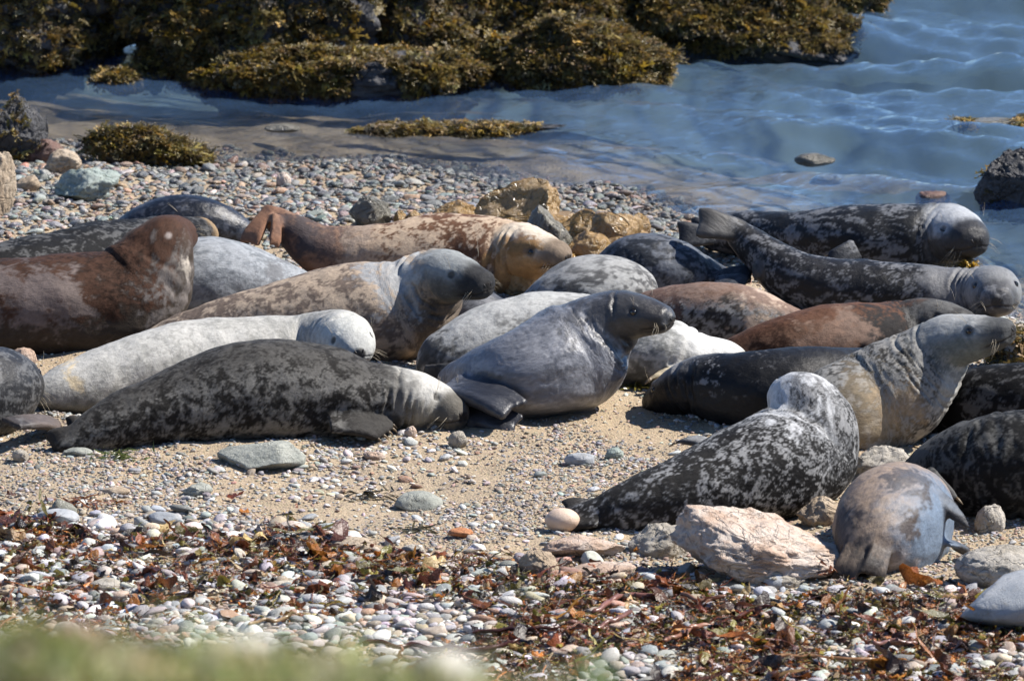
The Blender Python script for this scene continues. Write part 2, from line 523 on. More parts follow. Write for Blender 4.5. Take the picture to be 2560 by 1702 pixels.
def seal(sp):
    # ---- spine in the place: stations (x, y, r[, Y or None[, aspect]]) in picture units
    S, Ys, auto = [], [], []
    Yoff = sp.get('Yoff', 0.0)
    for st in sp['st']:
        x, y, r = st[:3]
        Y = st[3] if len(st) > 3 else None
        asp = st[4] if len(st) > 4 and st[4] else sp.get('asp', 1.12)
        auto.append(Y is None)
        if Y is None:
            g = gp(x, y + r)
            rm = r * depth_of(g) / FPX
            Y = g[1] + rm * asp * .5 + Yoff
        Ys.append(Y)
    Ys, auto = np.array(Ys), np.array(auto)
    if auto.sum() > 3:                 # a resting back lies along an easy curve
        xs = np.array([q[0] for q in sp['st']], float); xs = (xs - xs.mean()) / 500
        wt = np.array([q[2] for q in sp['st']], float)
        pf = np.polyfit(xs[auto], Ys[auto], 2, w=wt[auto])
        Ys[auto] = np.polyval(pf, xs[auto])
        k = np.where(~auto)[0]
        if len(k) and k[0] > 0 and auto[k[0] - 1]:      # meet the lifted part smoothly
            j = k[0]; gap = Ys[j] - np.polyval(pf, xs[j])
            for q in range(1, 4):
                if j - q >= 0 and auto[j - q]: Ys[j - q] += gap * (1 - q / 4) * .8
    for st, Y in zip(sp['st'], Ys):
        x, y, r = st[:3]
        asp = st[4] if len(st) > 4 and st[4] else sp.get('asp', 1.12)
        P = at(x, y, Y)
        rm = r * depth_of(P) / FPX
        S.append((P[0], P[1], P[2], rm * asp, rm))
    n = 110
    C = catmull(S, n)
    pts, rw, rh = C[:, :3], np.maximum(C[:, 3], .004), np.maximum(C[:, 4], .004)
    T = np.gradient(pts, axis=0); T /= np.linalg.norm(T, axis=1)[:, None]
    up = np.zeros((n, 3)); u = np.array((0, 0, 1.0))
    for i in range(n):
        u = u - T[i] * np.dot(u, T[i]); u /= np.linalg.norm(u)
        up[i] = u
    if sp.get('levelhead', True):      # ease the dorsal line of the lifted neck/head back to "up"
        for i in range(n):
            z = np.array((0, 0, 1.0)); z = z - T[i] * T[i][2]
            l = np.linalg.norm(z)
            if l > .5:
                up[i] = up[i] * .3 + z / l * .7
            up[i] -= T[i] * np.dot(up[i], T[i]); up[i] /= np.linalg.norm(up[i])
    roll = sp.get('roll', 0)
    side = np.cross(T, up)
    if roll:
        c, s = math.cos(math.radians(roll)), math.sin(math.radians(roll))
        up, side = up * c + side * s, side * c - up * s
    arc = np.concatenate([[0], np.cumsum(np.linalg.norm(np.diff(pts, axis=0), axis=1))])
    L = arc[-1]
    hs = sp.get('hs', 1.0)
    head = sp.get('head', True)
    # ---- body tube
    seg = 40
    th = np.arange(seg) * 2 * math.pi / seg
    V, F = [], []
    for i in range(n):
        dn = L - arc[i]
        e = 2.0 + (.35 * float(sstep(.12 * hs, .03 * hs, np.array(dn))) if head else 0)
        ca, sa = np.cos(th), np.sin(th)
        q = (np.abs(ca) ** e + np.abs(sa) ** e) ** (-1 / e)
        b = sa * q
        a = ca * q
        bodyw = float(sstep(.25, .45, np.array(dn))) if head else 1.0
        low = np.where(b < 0, 1.0 + .07 * bodyw, 1.0)           # slumped, heavier flanks low down
        a = a * (1 + .16 * bodyw * sstep(.1, .8, -b))
        V.append(pts[i] + side[i] * (a * rw[i])[:, None] + up[i] * (b * low * rh[i])[:, None])
    V = np.concatenate(V)
    for i in range(n - 1):
        for j in range(seg):
            F.append((i * seg + j, i * seg + (j + 1) % seg, (i + 1) * seg + (j + 1) % seg, (i + 1) * seg + j))
    F.append(tuple(range(seg))[::-1]); F.append(tuple((n - 1) * seg + j for j in range(seg)))
    VV, FF = [V], list(F)
    cnt = len(V)
    def more(v, f):
        nonlocal cnt
        VV.append(np.asarray(v)); FF.extend(tuple(k + cnt for k in q) for q in f); cnt += len(v)
    def on(dn, a, b, k=1.0):           # point of the head: dn metres behind the nose, a/b in radii
        s = L - dn
        i = np.interp(s, arc, np.arange(n)); i0 = int(np.clip(round(float(i)), 0, n - 1))
        p = np.array([np.interp(s, arc, pts[:, c]) for c in range(3)])
        return p + side[i0] * (a * np.interp(s, arc, rw) * k) + up[i0] * (b * np.interp(s, arc, rh) * k), i0
    if head:
        for sg in (-1, 1):
            p, i0 = on(.045 * hs, sg * .52, -.22); more(*ball(p, .034 * hs))
            p, i0 = on(.085 * hs, sg * .50, -.20); more(*ball(p, .036 * hs))
            p, i0 = on(.150 * hs, sg * .55, .50); more(*ball(p, .030 * hs))
        p, i0 = on(.02 * hs, 0, .28); more(*ball(p, .026 * hs))
        p, i0 = on(.06 * hs, 0, -.55); more(*ball(p, .026 * hs))
    for (bx, by, br, bY) in sp.get('blob', ()):
        p = at(bx, by, bY); more(*ball(p, br * depth_of(p) / FPX, 14))
    # ---- flippers
    segs = []
    claws = []
    for fl in sp.get('fl', ()):
        kind, root, tip, w0, w1 = fl[:5]
        nh = np.array(fl[5] if len(fl) > 5 and fl[5] is not None else (0, -.25, 1.0), float)
        th_ = fl[6] if len(fl) > 6 else 1.0
        def P3(q):
            if len(q) > 2 and q[2] is not None: return at(*q)
            g = gp(q[0], q[1]); g = g.copy(); g[2] = float(gz(g[0], g[1])) + .018
            return g
        A, B = P3(root), P3(tip)
        ax = B - A; ln = np.linalg.norm(ax); ax /= ln
        nh = nh - ax * np.dot(nh, ax); nh /= np.linalg.norm(nh)
        lat = np.cross(ax, nh)
        for k in range(5):
            t = -1 + k * .5
            if kind == 'hind': dl = (1.0, .97, .94, .97, 1.0)[k]
            else: dl = (1.0, .98, .9, .8, .68)[k]
            r0, r1 = .5 * w0 / 3.0, .5 * w1 / 4.0
            r0, r1 = max(r0, .012) * th_, max(r1, .0105) * th_
            a = A + lat * t * (w0 / 2 - r0)
            e = A + ax * ln * dl + lat * t * (w1 / 2 - r1)
            m1 = a * .6 + e * .4 + nh * .014 * th_
            m2 = a * .25 + e * .75 + nh * .012 * th_
            ch = [a - ax * .03, m1, m2, e]
            more(*tube(catmull(np.c_[np.array(ch), [r0, (r0 + r1) * .5, r1 * 1.05, r1 * .8]], 9)[:, :3], np.interp(np.arange(9) / 8, (0, .35, .75, 1), (r0, (r0 + r1) * .52, r1 * 1.08, r1 * .7)), 10))
            segs.append((a, e, max(r0, r1)))
            if kind == 'fore' and not (len(fl) > 7 and fl[7] == 'x'):
                claws.append((e, ax * .85 + lat * t * .05 - nh * .35, nh))
        # webbing
        wl = np.linspace(0, 1, 6)
        more(*tube([A + ax * ln * .72 * q for q in wl], [.017 * th_] * 6, 8))
        for t in (-.8, -.6, -.4, -.2, .2, .4, .6, .8):
            more(*tube([A + lat * t * (w0 / 2 - .01) * (1 - q) + lat * t * (w1 / 2 - .01) * q + ax * ln * (.72 + .12 * abs(t) * (kind == 'hind')) * q for q in wl], [.009 * th_] * 6, 8))
    V = np.concatenate(VV)
    # ---- rest on the ground
    g = gz(V[:, 0], V[:, 1])
    V[:, 2] = np.where(V[:, 2] < g + .01, g - .012 + .1 * np.minimum(V[:, 2] - g, 0) * .2, V[:, 2])
    base = np.array((float(np.mean(pts[:, 0])), float(np.mean(pts[:, 1])), 0.0))
    base[2] = float(gz(base[0], base[1]))
    me = mesh_from('seal_raw', V, FF)
    tmp = add('seal_raw', me)
    md = tmp.modifiers.new('r', 'REMESH'); md.mode = 'VOXEL'; md.voxel_size = sp.get('vox', .009); md.adaptivity = 0
    dg = bpy.context.evaluated_depsgraph_get()
    m2 = bpy.data.meshes.new_from_object(tmp.evaluated_get(dg))
    bpy.data.objects.remove(tmp); bpy.data.meshes.remove(me)
    co = np.empty(len(m2.vertices) * 3, np.float32); m2.vertices.foreach_get('co', co); co = co.reshape(-1, 3).astype(float)
    if head and sp.get('fine', True):
        dn = np.linalg.norm(co - pts[-1], axis=1)
        bm = bmesh.new(); bm.from_mesh(m2); bm.verts.ensure_lookup_table()
        sel = dn < .21 * hs
        eds = [e for e in bm.edges if sel[e.verts[0].index] and sel[e.verts[1].index]]
        bmesh.ops.subdivide_edges(bm, edges=eds, cuts=1, use_grid_fill=True)
        bm.to_mesh(m2); bm.free()
        co = np.empty(len(m2.vertices) * 3, np.float32); m2.vertices.foreach_get('co', co); co = co.reshape(-1, 3).astype(float)
    # ---- smooth
    ed = np.empty(len(m2.edges) * 2, np.int32); m2.edges.foreach_get('vertices', ed); ed = ed.reshape(-1, 2)
    deg = np.bincount(ed.ravel(), minlength=len(co)).astype(float)[:, None]
    for it in range(sp.get('sm', 5)):
        acc = np.zeros_like(co)
        for c in range(3):
            acc[:, c] = np.bincount(ed[:, 0], co[ed[:, 1], c], len(co)) + np.bincount(ed[:, 1], co[ed[:, 0], c], len(co))
        co = co * .45 + acc / np.maximum(deg, 1) * .55
    # ---- body coordinates
    s_soft = np.empty(len(co))
    for s0 in range(0, len(co), 8000):
        D = ((co[s0:s0 + 8000, None] - pts[None]) ** 2).sum(2)
        pr = np.einsum('ijk,jk->ij', co[s0:s0 + 8000, None] - pts[None], T)
        W = np.exp(-(D - D.min(1)[:, None]) / .006)
        s_soft[s0:s0 + 8000] = (W * (arc[None] + np.clip(pr, -.05, .05))).sum(1) / W.sum(1)
    i_near = np.clip(np.round(np.interp(s_soft, arc, np.arange(n))), 0, n - 1).astype(int)
    rel = co - pts[i_near]
    la, ub = (rel * side[i_near]).sum(1), (rel * up[i_near]).sum(1)
    s = s_soft
    nb = ub / np.maximum(rh[i_near], .03); na = la / np.maximum(rw[i_near], .03)
    dn = L - s
    bco = np.stack([s, la, ub], 1) + sp['seed'] * 3.7
    fm = np.zeros(len(co))
    for a, e, r in segs:
        ab = e - a; t = np.clip(((co - a) @ ab) / (ab @ ab), 0, 1)
        d = np.linalg.norm(co - (a + t[:, None] * ab), axis=1)
        fm = np.maximum(fm, sstep(r * 2.7, r * 1.5, d) * np.clip(t * 3, .3, 1))
    m2.vertices.foreach_set('co', co.astype(np.float32).ravel()); m2.update()
    nr = np.empty(len(co) * 3, np.float32); m2.vertices.foreach_get('normal', nr); nr = nr.reshape(-1, 3).astype(float)
    # ---- skin relief: lumps, neck folds, mouth, eye sockets
    disp = ((fbm(bco * 8, 3, 3) - .5) * .009 + (fbm(bco * 3.2, 4, 2) - .5) * .018 * sstep(.2, .5, dn)) * (1 - fm)
    wob = (fbm(bco * 6, 8, 3) - .5)
    for (dc, amp, wd, nf) in sp.get('folds', ()):              # distance behind nose, depth, spacing, count
        for k in range(nf):
            c0 = dc + (k - (nf - 1) / 2) * wd
            x = (dn + wob * .045 + .25 * wd * np.sin(na * 2.3 + k) - c0) / (wd * .30)
            if not (np.abs(x) < 4).any(): continue
            mask = sstep(.38, .66, fbm(bco * np.array((8, 5, 5)) + k * 5.1, 40 + k, 2) - .10 * np.clip(nb, 0, 1) * sp.get('foldtop', 1))
            amp_ = amp * 1.35
            disp = disp - amp_ * np.exp(-x * x) * mask * (1 - fm) + amp_ * .4 * np.exp(-((x - 1.7) ** 2)) * mask * (1 - fm)
    fold_l = sp.get('wrink', 0)
    if fold_l:
        w = np.abs(fbm(bco * np.array((30, 5, 5)), 61, 3) - .5)
        disp = disp - fold_l * sstep(.06, 0, w) * (1 - fm) * sstep(.15, .3, dn)
    eyes = []
    if head:
        fwd = T[-4]
        ea, eb = sp.get('eyeat', (.80, .52))
        ed_ = sp.get('eyedn', .148) * hs
        for sg in (-1, 1):
            p, i0 = on(ed_, sg * ea, eb)
            k = int(((co - p) ** 2).sum(1).argmin())
            eyes.append((co[k].copy(), nr[k].copy(), sg, i0))
            d = np.linalg.norm(co - co[k], axis=1)
            disp -= .008 * hs * np.exp(-(d / (.020 * hs)) ** 2)
        # mouth line and lip
        mo = np.exp(-((nb + .42 + .9 * (dn / hs - .05)) / .09) ** 2) * sstep(.125 * hs, .09 * hs, dn) * (np.abs(na) > .1)
        disp -= .004 * hs * mo * (dn < .14 * hs)
    co = co + nr * disp[:, None]
    # ---- coat colours (linear)
    ct = sp['coat']
    fq = ct.get('fq', 9.0)
    wp = bco + (np.stack([vnoise(bco * 11, 90), vnoise(bco * 11, 91), vnoise(bco * 11, 92)], 1) - .5) * .07
    n1 = fbm(wp * fq * .5, sp['seed'], 4, .55)
    n2 = fbm(wp * np.array(ct.get('an', (.75, 1, 1))) * fq * 2.3, sp['seed'] + 50, 4, .6)
    n3 = vnoise(bco * fq * 9, sp['seed'] + 70)
    mm = .5 + (n2 - .5) * .8 + (n1 - .5) * ct.get('cl', .5) + (n3 - .5) * .45
    m = sstep(ct.get('t', .5) - ct.get('soft', .07) * 1.3, ct.get('t', .5) + ct.get('soft', .07) * 1.3, mm)
    dk, lt = np.array(ct['dark']), np.array(ct['light'])
    dk = dk * (.5 if dk.mean() < .06 else .8); lt = lt * .82
    col = dk + (lt - dk) * m[:, None]
    def blend(c, w):
        nonlocal col
        w = np.clip(w, 0, 1)[:, None]
        col = col * (1 - w) + np.array(c) * w
    jit = (n1 - .5) * .8 + (n2 - .5) * .55
    if 'back' in ct: blend(ct['back'], sstep(ct.get('bk', (.25, .7))[0], ct.get('bk', (.25, .7))[1], nb + jit * .8) * ct.get('backw', 1))
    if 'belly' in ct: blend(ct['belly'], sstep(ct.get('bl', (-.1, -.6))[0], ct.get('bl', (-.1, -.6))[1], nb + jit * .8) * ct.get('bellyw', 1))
    if 'rear' in ct: blend(ct['rear'], sstep(ct.get('rr', .7), ct.get('rr', .7) + .3, dn + jit * .25) * ct.get('rearw', 1))
    if head and 'head' in ct: blend(ct['head'], sstep(.40 * hs, .22 * hs, dn + jit * .16) * ct.get('headw', 1))
    if head and 'crown' in ct: blend(ct['crown'], sstep(.42 * hs, .24 * hs, dn + jit * .14) * sstep(ct.get('cr0', .0), ct.get('cr0', .0) + .7, nb + jit * .6) * sstep(.05, .12, dn))
    if head and 'muz' in ct: blend(ct['muz'], sstep(.15 * hs, .07 * hs, dn + jit * .03) * ct.get('muzw', 1))
    for (px, py, Y, r, c, w, *en) in ct.get('patch', ()):
        P = at(px, py, Y)
        d = np.linalg.norm((co - P) * np.array((1, .6, 1)), axis=1)
        blend(c, sstep(r * 1.35, r * .55, d + (jit + (n3 - .5) * .25) * r * (en[0] if en else 2.6)) * w)
    blend(ct.get('flip', tuple(dk * .8)), fm * .92)
    if head:
        for p, nn, sg, i0 in eyes:
            d = np.linalg.norm(co - p, axis=1)
            blend((.02, .018, .016), sstep((.024 if sp.get('shut') else .030) * hs, .012 * hs, d + jit * .006) * sp.get('ring', .75 if sp.get('shut') else .7))
        blend((.014, .012, .011), mo * .75 * (dn < .13 * hs))
        d = np.linalg.norm(co - pts[-1], axis=1)
        blend((.02, .018, .017), sstep(.036 * hs, .020 * hs, d + jit * .008) * .85)
    co -= base
    m2.vertices.foreach_set('co', co.astype(np.float32).ravel())
    for a in list(m2.attributes):
        if a.name in ('fur', 'bco'): m2.attributes.remove(a)
    set_col(m2, 'fur', np.clip(col, .004, .9)); set_vec(m2, 'bco', bco)
    m2.materials.clear(); m2.materials.append(sp.get('mat', FUR_DRY))
    m2.shade_smooth(); m2.update()
    m2.name = 'seal'
    o = add('seal', m2, None, None, base)
    tag(o, sp['label'], 'seal', 'grey seals hauled out on the beach')
    # ---- eyes, nostrils, whiskers, claws
    def place(nm, me_, p, zdir, xdir, sc):
        z = np.asarray(zdir, float); z /= np.linalg.norm(z)
        x = np.asarray(xdir, float); x = x - z * np.dot(x, z); x /= np.linalg.norm(x) + 1e-9
        y = np.cross(z, x)
        q = add(nm, me_, None, o)
        M = Matrix(((x[0], y[0], z[0], 0), (x[1], y[1], z[1], 0), (x[2], y[2], z[2], 0), (0, 0, 0, 1)))
        q.matrix_local = Matrix.Translation(Vector(p - base)) @ M @ Matrix.Diagonal((sc[0], sc[1], sc[2], 1))
        return q
    if head:
        shut = sp.get('shut', False)
        for p, nn, sg, i0 in eyes:
            if shut:
                place('eyelid', LID_ME, p - nn * .0065 * hs, nn, T[i0], (hs * 1.05, hs * 1.05, hs))
            else:
                place('eye', EYE_ME, p - nn * .0135 * hs, nn, T[i0], (.0165 * hs,) * 3)
        for sg in (-1, 1):
            p, i0 = on(.006 * hs, sg * .42, .35)
            k = int(((co + base - p) ** 2).sum(1).argmin())
            place('nostril', NOS_ME, co[k] + base - nr[k] * .001, nr[k], side[-1] * sg * .6 + up[-1], (.0105 * hs, .0045 * hs, .004 * hs))
        if sp.get('whisk', True):
            r3 = np.random.default_rng(sp['seed'])
            WV, WF, c0 = [], [], 0
            for sg in (-1, 1):
                for k in range(6):
                    p, i0 = on((.03 + .05 * r3.random()) * hs, sg * (.75 + .15 * r3.random()), -.45 + .5 * r3.random())
                    kk = int(((co + base - p) ** 2).sum(1).argmin()); p = co[kk] + base
                    ln = (.04 + .045 * r3.random()) * hs
                    d0 = nr[kk] * .9 + T[i0] * .1 - up[i0] * .25 + r3.normal(0, .12, 3)
                    cv = [p + d0 * ln * t - T[i0] * ln * .45 * t * t - np.array((0, 0, .35)) * ln * t * t for t in np.linspace(0, 1, 5)]
                    v, f = tube(cv, (.00055, .00055, .0005, .0004, .0003), 4)
                    WV.append(v - base); WF.extend(tuple(j + c0 for j in q) for q in f); c0 += len(v)
                for k in range(2):      # brow hairs
                    p, nn = [(e[0], e[1]) for e in eyes if e[2] == sg][0]
                    ln = .05 * hs
                    d0 = up[i0] * .9 + nn * .35 + r3.normal(0, .25, 3)
                    cv = [p + up[i0] * .03 * hs + d0 * ln * t - T[i0] * ln * .4 * t * t for t in np.linspace(0, 1, 5)]
                    v, f = tube(cv, (.00055, .00055, .0005, .0004, .0003), 4)
                    WV.append(v - base); WF.extend(tuple(j + c0 for j in q) for q in f); c0 += len(v)
            tag(add('whiskers', mesh_from('whiskers', np.concatenate(WV), WF), HAIR, o), kind='stuff')
    for e, ax, nh in claws:
        place('claw', CLAW_ME, e, ax, -nh, (1, 1, 1))
    return o

CHAR, BLK = (.045, .042, .040), (.012, .0125, .015)
SEALS = [
 dict(label='charcoal mottled seal asleep in front of all the others, snout on the gravel', seed=1, shut=True, vox=.008,
  st=[(140,1118,14),(165,1106,24),(200,1090,36),(250,1070,52),(312,1046,70),(402,1020,87),(491,998,103),(580,974,116),(670,968,121),(759,972,118),(848,980,107),(915,990,90),(975,992,78),(1035,1000,73),(1085,1013,60,27.42),(1122,1029,46,27.36),(1146,1039,34,27.32),(1157,1043,16,27.30)],
  fl=[('fore',(838,1060,27.12),(988,1090),.13,.15,(0,-.5,1)),('hind',(208,1090,26.98),(126,1120,26.93),.11,.16,(.3,-1,.5),1.2),('hind',(215,1062,27.1),(168,1072,27.05),.08,.12,(.3,-1,.3))],
  folds=[(.36,.011,.040,5)],
  coat=dict(dark=(.028,.026,.024),light=(.18,.174,.162),fq=12,t=.52,soft=.18,back=(.024,.022,.020),bk=(.45,1.0),backw=.7,head=(.21,.20,.17),crown=(.40,.39,.36),muz=(.10,.092,.078),flip=(.03,.028,.026))),
 dict(label='pale cream seal lying behind the charcoal sleeper, face turned to the viewer', seed=2, shut=True, hs=1.0, vox=.008,
  st=[(70,985,18),(95,985,34),(150,972,54),(223,955,71),(312,930,83),(402,906,89),(491,889,91),(580,882,90),(670,878,87),(735,868,79),(785,856,74,28.30),(832,848,75,28.22),(862,852,68,28.07),(880,862,55,27.95),(890,874,42,27.87),(896,882,30,27.81),(899,886,14,27.78)],
  fl=[('hind',(92,975,27.85),(52,990,27.8),.08,.11,(.3,-1,.4))],
  folds=[(.34,.008,.04,4)],eyeat=(.80,.42),ring=.8,
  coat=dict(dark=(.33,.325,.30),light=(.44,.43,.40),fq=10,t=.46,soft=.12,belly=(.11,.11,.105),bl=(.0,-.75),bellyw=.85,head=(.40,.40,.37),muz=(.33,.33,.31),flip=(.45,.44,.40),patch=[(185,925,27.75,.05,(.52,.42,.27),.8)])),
 dict(label='dark seal cut off by the picture edge, flipper reaching towards the charcoal sleeper', seed=3, whisk=True, vox=.008,
  st=[(-470,1030,60),(-330,1000,95),(-200,985,115),(-100,985,118),(-35,978,115),(8,968,100),(35,965,78),(54,972,58),(67,982,40),(74,988,18)],
  fl=[('fore',(35,1060,26.95),(165,1075),.12,.14,(0,-.5,1))],
  coat=dict(dark=(.028,.028,.030),light=(.10,.10,.10),fq=13,t=.60,soft=.1,flip=(.10,.08,.07)),mat=FUR_DAMP),
 dict(label='big rust-brown seal with raised head and scuffed flank, left of the tan one', seed=4, shut=True, hs=1.0, vox=.009, Yoff=.1,
  st=[(-420,790,70),(-300,775,95),(-180,768,112),(-60,768,116),(50,764,120),(150,760,125),(240,757,126),(315,745,124),(362,712,114,29.24),(388,662,96,29.26),(404,620,80,29.30),(420,600,62,29.38),(440,594,50,29.47),(456,594,38,29.55),(466,595,20,29.60)],
  fl=[], blob=[(412,604,60,29.33),(335,700,104,29.2),(372,645,84,29.26),(410,700,72,29.2)], sm=9, folds=[(.42,.004,.04,3)], levelhead=False,
  coat=dict(dark=(.036,.018,.011),light=(.064,.032,.020),fq=11,t=.5,soft=.16,belly=(.045,.036,.028),bl=(.05,-.35),bellyw=.95,head=(.052,.027,.018),flip=(.05,.03,.02),
   patch=[(130,735,28.8,.15,(.15,.12,.11),.75),(30,735,28.8,.12,(.14,.11,.10),.7),(422,588,29.15,.018,(.34,.29,.26),.8,.4),(450,690,29.0,.13,(.12,.105,.095),.75),(472,670,29.05,.05,(.45,.40,.33),.7),(440,760,28.9,.10,(.16,.14,.13),.6),(200,730,28.8,.09,(.18,.14,.12),.5)])),
 dict(label='black seal with tan face resting behind the rust-brown one', seed=5, hs=.95, vox=.010,
  st=[(-330,745,45),(-200,728,70),(-60,708,86),(40,690,90),(150,668,92),(260,648,94),(345,628,80),(408,604,62),(456,590,50),(498,584,41),(526,586,31),(543,590,22),(549,592,10)],
  coat=dict(dark=(.016,.016,.017),light=(.08,.08,.08),fq=13,t=.62,soft=.06,head=(.36,.255,.15),headw=.9,muz=(.22,.155,.10))),
 dict(label='navy black wet seal back on the shingle behind the tan-faced one', seed=6, head=False, vox=.011, mat=FUR_WET,
  st=[(258,596,14),(300,585,32),(345,570,50),(400,558,62),(465,553,66),(530,560,60),(585,574,44),(630,588,26),(650,594,10)],
  coat=dict(dark=(.014,.017,.026),light=(.05,.055,.07),fq=12,t=.64,soft=.06)),
 dict(label='pale blue-grey speckled seal back humped between the rust-brown and tan ones', seed=7, head=False, vox=.010,
  st=[(300,745,40),(370,725,78),(440,710,100),(510,700,105),(580,700,100),(650,708,84),(720,722,62),(790,738,42),(850,750,24)],
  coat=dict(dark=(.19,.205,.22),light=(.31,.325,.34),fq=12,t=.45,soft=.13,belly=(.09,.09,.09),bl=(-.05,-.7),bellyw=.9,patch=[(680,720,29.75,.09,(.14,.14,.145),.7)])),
 dict(label='brown and cream blotched seal with both hind flippers curled up behind it', seed=8, hs=1.0, vox=.009,
  st=[(660,538,24,30.45),(690,548,33,30.45),(728,575,42,30.42),(772,610,54,30.4),(830,634,68,30.4),(900,642,78,30.4),(980,638,84,30.4),(1070,632,93,30.42),(1160,632,96,30.42),(1235,640,97,30.38),(1275,642,90,30.34),(1308,634,76,30.28),(1345,634,60,30.20),(1380,641,46,30.14),(1408,646,32,30.09),(1420,648,15,30.07)],
  fl=[('hind',(672,528,30.42),(622,612,30.3),.07,.13,(-.5,-.8,.4),1.1),('hind',(690,548,30.35),(684,618,30.25),.055,.07,(.4,-1,0),1.1)],
  folds=[(.32,.010,.035,4)], eyeat=(.84,.30),
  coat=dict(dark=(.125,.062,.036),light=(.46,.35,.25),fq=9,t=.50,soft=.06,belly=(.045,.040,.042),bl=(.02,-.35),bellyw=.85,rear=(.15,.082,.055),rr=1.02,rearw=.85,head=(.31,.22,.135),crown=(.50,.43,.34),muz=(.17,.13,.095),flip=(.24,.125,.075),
   patch=[(700,640,30.2,.17,(.04,.036,.04),.8),(820,610,30.2,.15,(.06,.05,.05),.7),(900,640,30.1,.13,(.42,.33,.25),.55),(1015,625,30.1,.10,(.50,.40,.30),.6),(1300,610,30.1,.05,(.12,.06,.035),.8),(1310,700,30.1,.12,(.30,.17,.06),.6)])),
 dict(label='tan mottled seal with raised dark grey head turned to the side', seed=9, shut=True, hs=1.0, vox=.008, levelhead=True,
  st=[(330,872,20),(380,858,38),(450,842,56),(530,828,70),(620,814,84),(710,800,98),(800,787,110),(880,780,121),(950,776,124),(1005,768,119,28.95),(1045,740,108,28.92),(1075,712,90,28.88),(1105,694,73,28.82),(1140,694,61,28.74),(1172,702,50,28.68),(1200,712,38,28.63),(1214,717,29,28.60),(1220,719,14,28.59)],
  fl=[], folds=[(.33,.013,.036,5)],
  coat=dict(dark=(.155,.118,.095),light=(.40,.315,.235),fq=8.5,t=.50,soft=.10,belly=(.10,.082,.066),bl=(-.35,-.85),bellyw=.8,head=(.075,.078,.078),headw=.95,crown=(.22,.23,.225),muz=(.03,.03,.031),
   patch=[(985,690,28.8,.12,(.34,.36,.37),.65)])),
 dict(label='small grey back showing under the dark raised snout of the tan seal', seed=10, head=False, vox=.011, mat=FUR_DAMP,
  st=[(1030,815,20),(1080,800,45),(1140,788,62),(1195,784,66),(1240,795,52),(1285,810,34),(1310,820,14)],
  coat=dict(dark=(.06,.063,.072),light=(.13,.135,.15),fq=10,t=.5,soft=.12)),
 dict(label='light grey mottled seal lying right behind the glossy slate one', seed=11, head=False, vox=.009,
  st=[(1046,932,14),(1062,918,32),(1092,898,55),(1140,878,74),(1205,858,89),(1280,842,97),(1360,830,99),(1440,826,96),(1520,832,82),(1590,845,58),(1630,855,25)],
  fl=[('hind',(1075,930,28.2),(1165,930,28.12),.07,.10,(0,-1,.3))],
  folds=[],
  coat=dict(dark=(.13,.13,.125),light=(.38,.38,.36),fq=8,t=.46,soft=.10,back=(.34,.34,.33),bk=(.3,.9),backw=.6,patch=[(1060,900,28.2,.13,(.035,.035,.036),.8)],flip=(.03,.03,.032))),
 dict(label='glossy slate grey seal in the middle, hind flipper folded forward, head lifted', seed=12, hs=.98, vox=.0075, mat=FUR_WET,
  st=[(1122,965,26),(1142,958,48),(1180,955,68),(1235,948,88),(1300,934,106),(1365,912,121),(1425,888,130,27.72),(1468,858,122,27.73),(1500,826,100,27.74),(1526,804,82,27.73),(1552,793,69,27.71),(1587,790,58,27.68),(1622,793,48,27.65),(1650,797,38,27.63),(1669,800,29,27.62),(1681,802,14,27.61)],
  fl=[('hind',(1138,968,27.50),(1288,1026,27.26),.17,.19,(.45,-.8,.9),1.2),('hind',(1168,1036,27.42),(1296,1064,27.28),.11,.13,(.2,-.8,.7),1.15)],
  blob=[(1545,840,50,27.71),(1465,915,104,27.72),(1440,935,96,27.70),(1478,815,76,27.74),(1420,868,98,27.74)], folds=[(.30,.007,.028,6)], wrink=.0015, eyeat=(.80,.42),
  coat=dict(dark=(.15,.155,.172),light=(.25,.255,.275),fq=9,t=.5,soft=.16,back=(.10,.105,.118),bk=(.5,1),backw=.5,head=(.042,.041,.041),headw=1.0,muz=(.026,.024,.024),flip=(.018,.019,.024),
   patch=[(1200,955,27.45,.06,(.02,.02,.022),.8),(1440,770,27.6,.10,(.055,.055,.058),.8)])),
 dict(label='grey mottled round rump of a seal just above the slate one', seed=13, head=False, vox=.009,
  st=[(1290,800,30),(1340,778,58),(1400,756,84),(1460,742,100),(1520,738,100),(1565,744,88),(1590,755,68),(1606,765,38),(1612,770,12)],
  coat=dict(dark=(.085,.085,.085),light=(.30,.30,.29),fq=8,t=.48,soft=.09,back=(.27,.27,.265),bk=(.4,1),backw=.5)),
 dict(label='dark blue-grey seal back with hind flippers, below the golden rocks', seed=14, head=False, vox=.010, mat=FUR_DAMP,
  st=[(1480,705,25),(1520,688,58),(1570,674,80),(1625,668,87),(1685,675,79),(1740,690,62),(1785,700,46),(1815,703,32),(1828,704,14)],
  fl=[('hind',(1800,690,30.05),(1885,688,30.0),.08,.13,(0,-.7,1)),('hind',(1800,705,29.95),(1870,712,29.9),.08,.12,(0,-.7,1))],
  folds=[], wrink=.004,
  coat=dict(dark=(.035,.040,.050),light=(.115,.125,.145),fq=9,t=.52,soft=.10,flip=(.03,.034,.042))),
 dict(label='brown and grey blotched seal back, between slate muzzle and black raised flippers', seed=15, head=False, vox=.010,
  st=[(1545,800,30),(1590,795,55),(1640,792,72),(1710,788,82),(1780,786,83),(1855,792,80),(1930,806,63),(2000,820,44),(2065,832,26)],
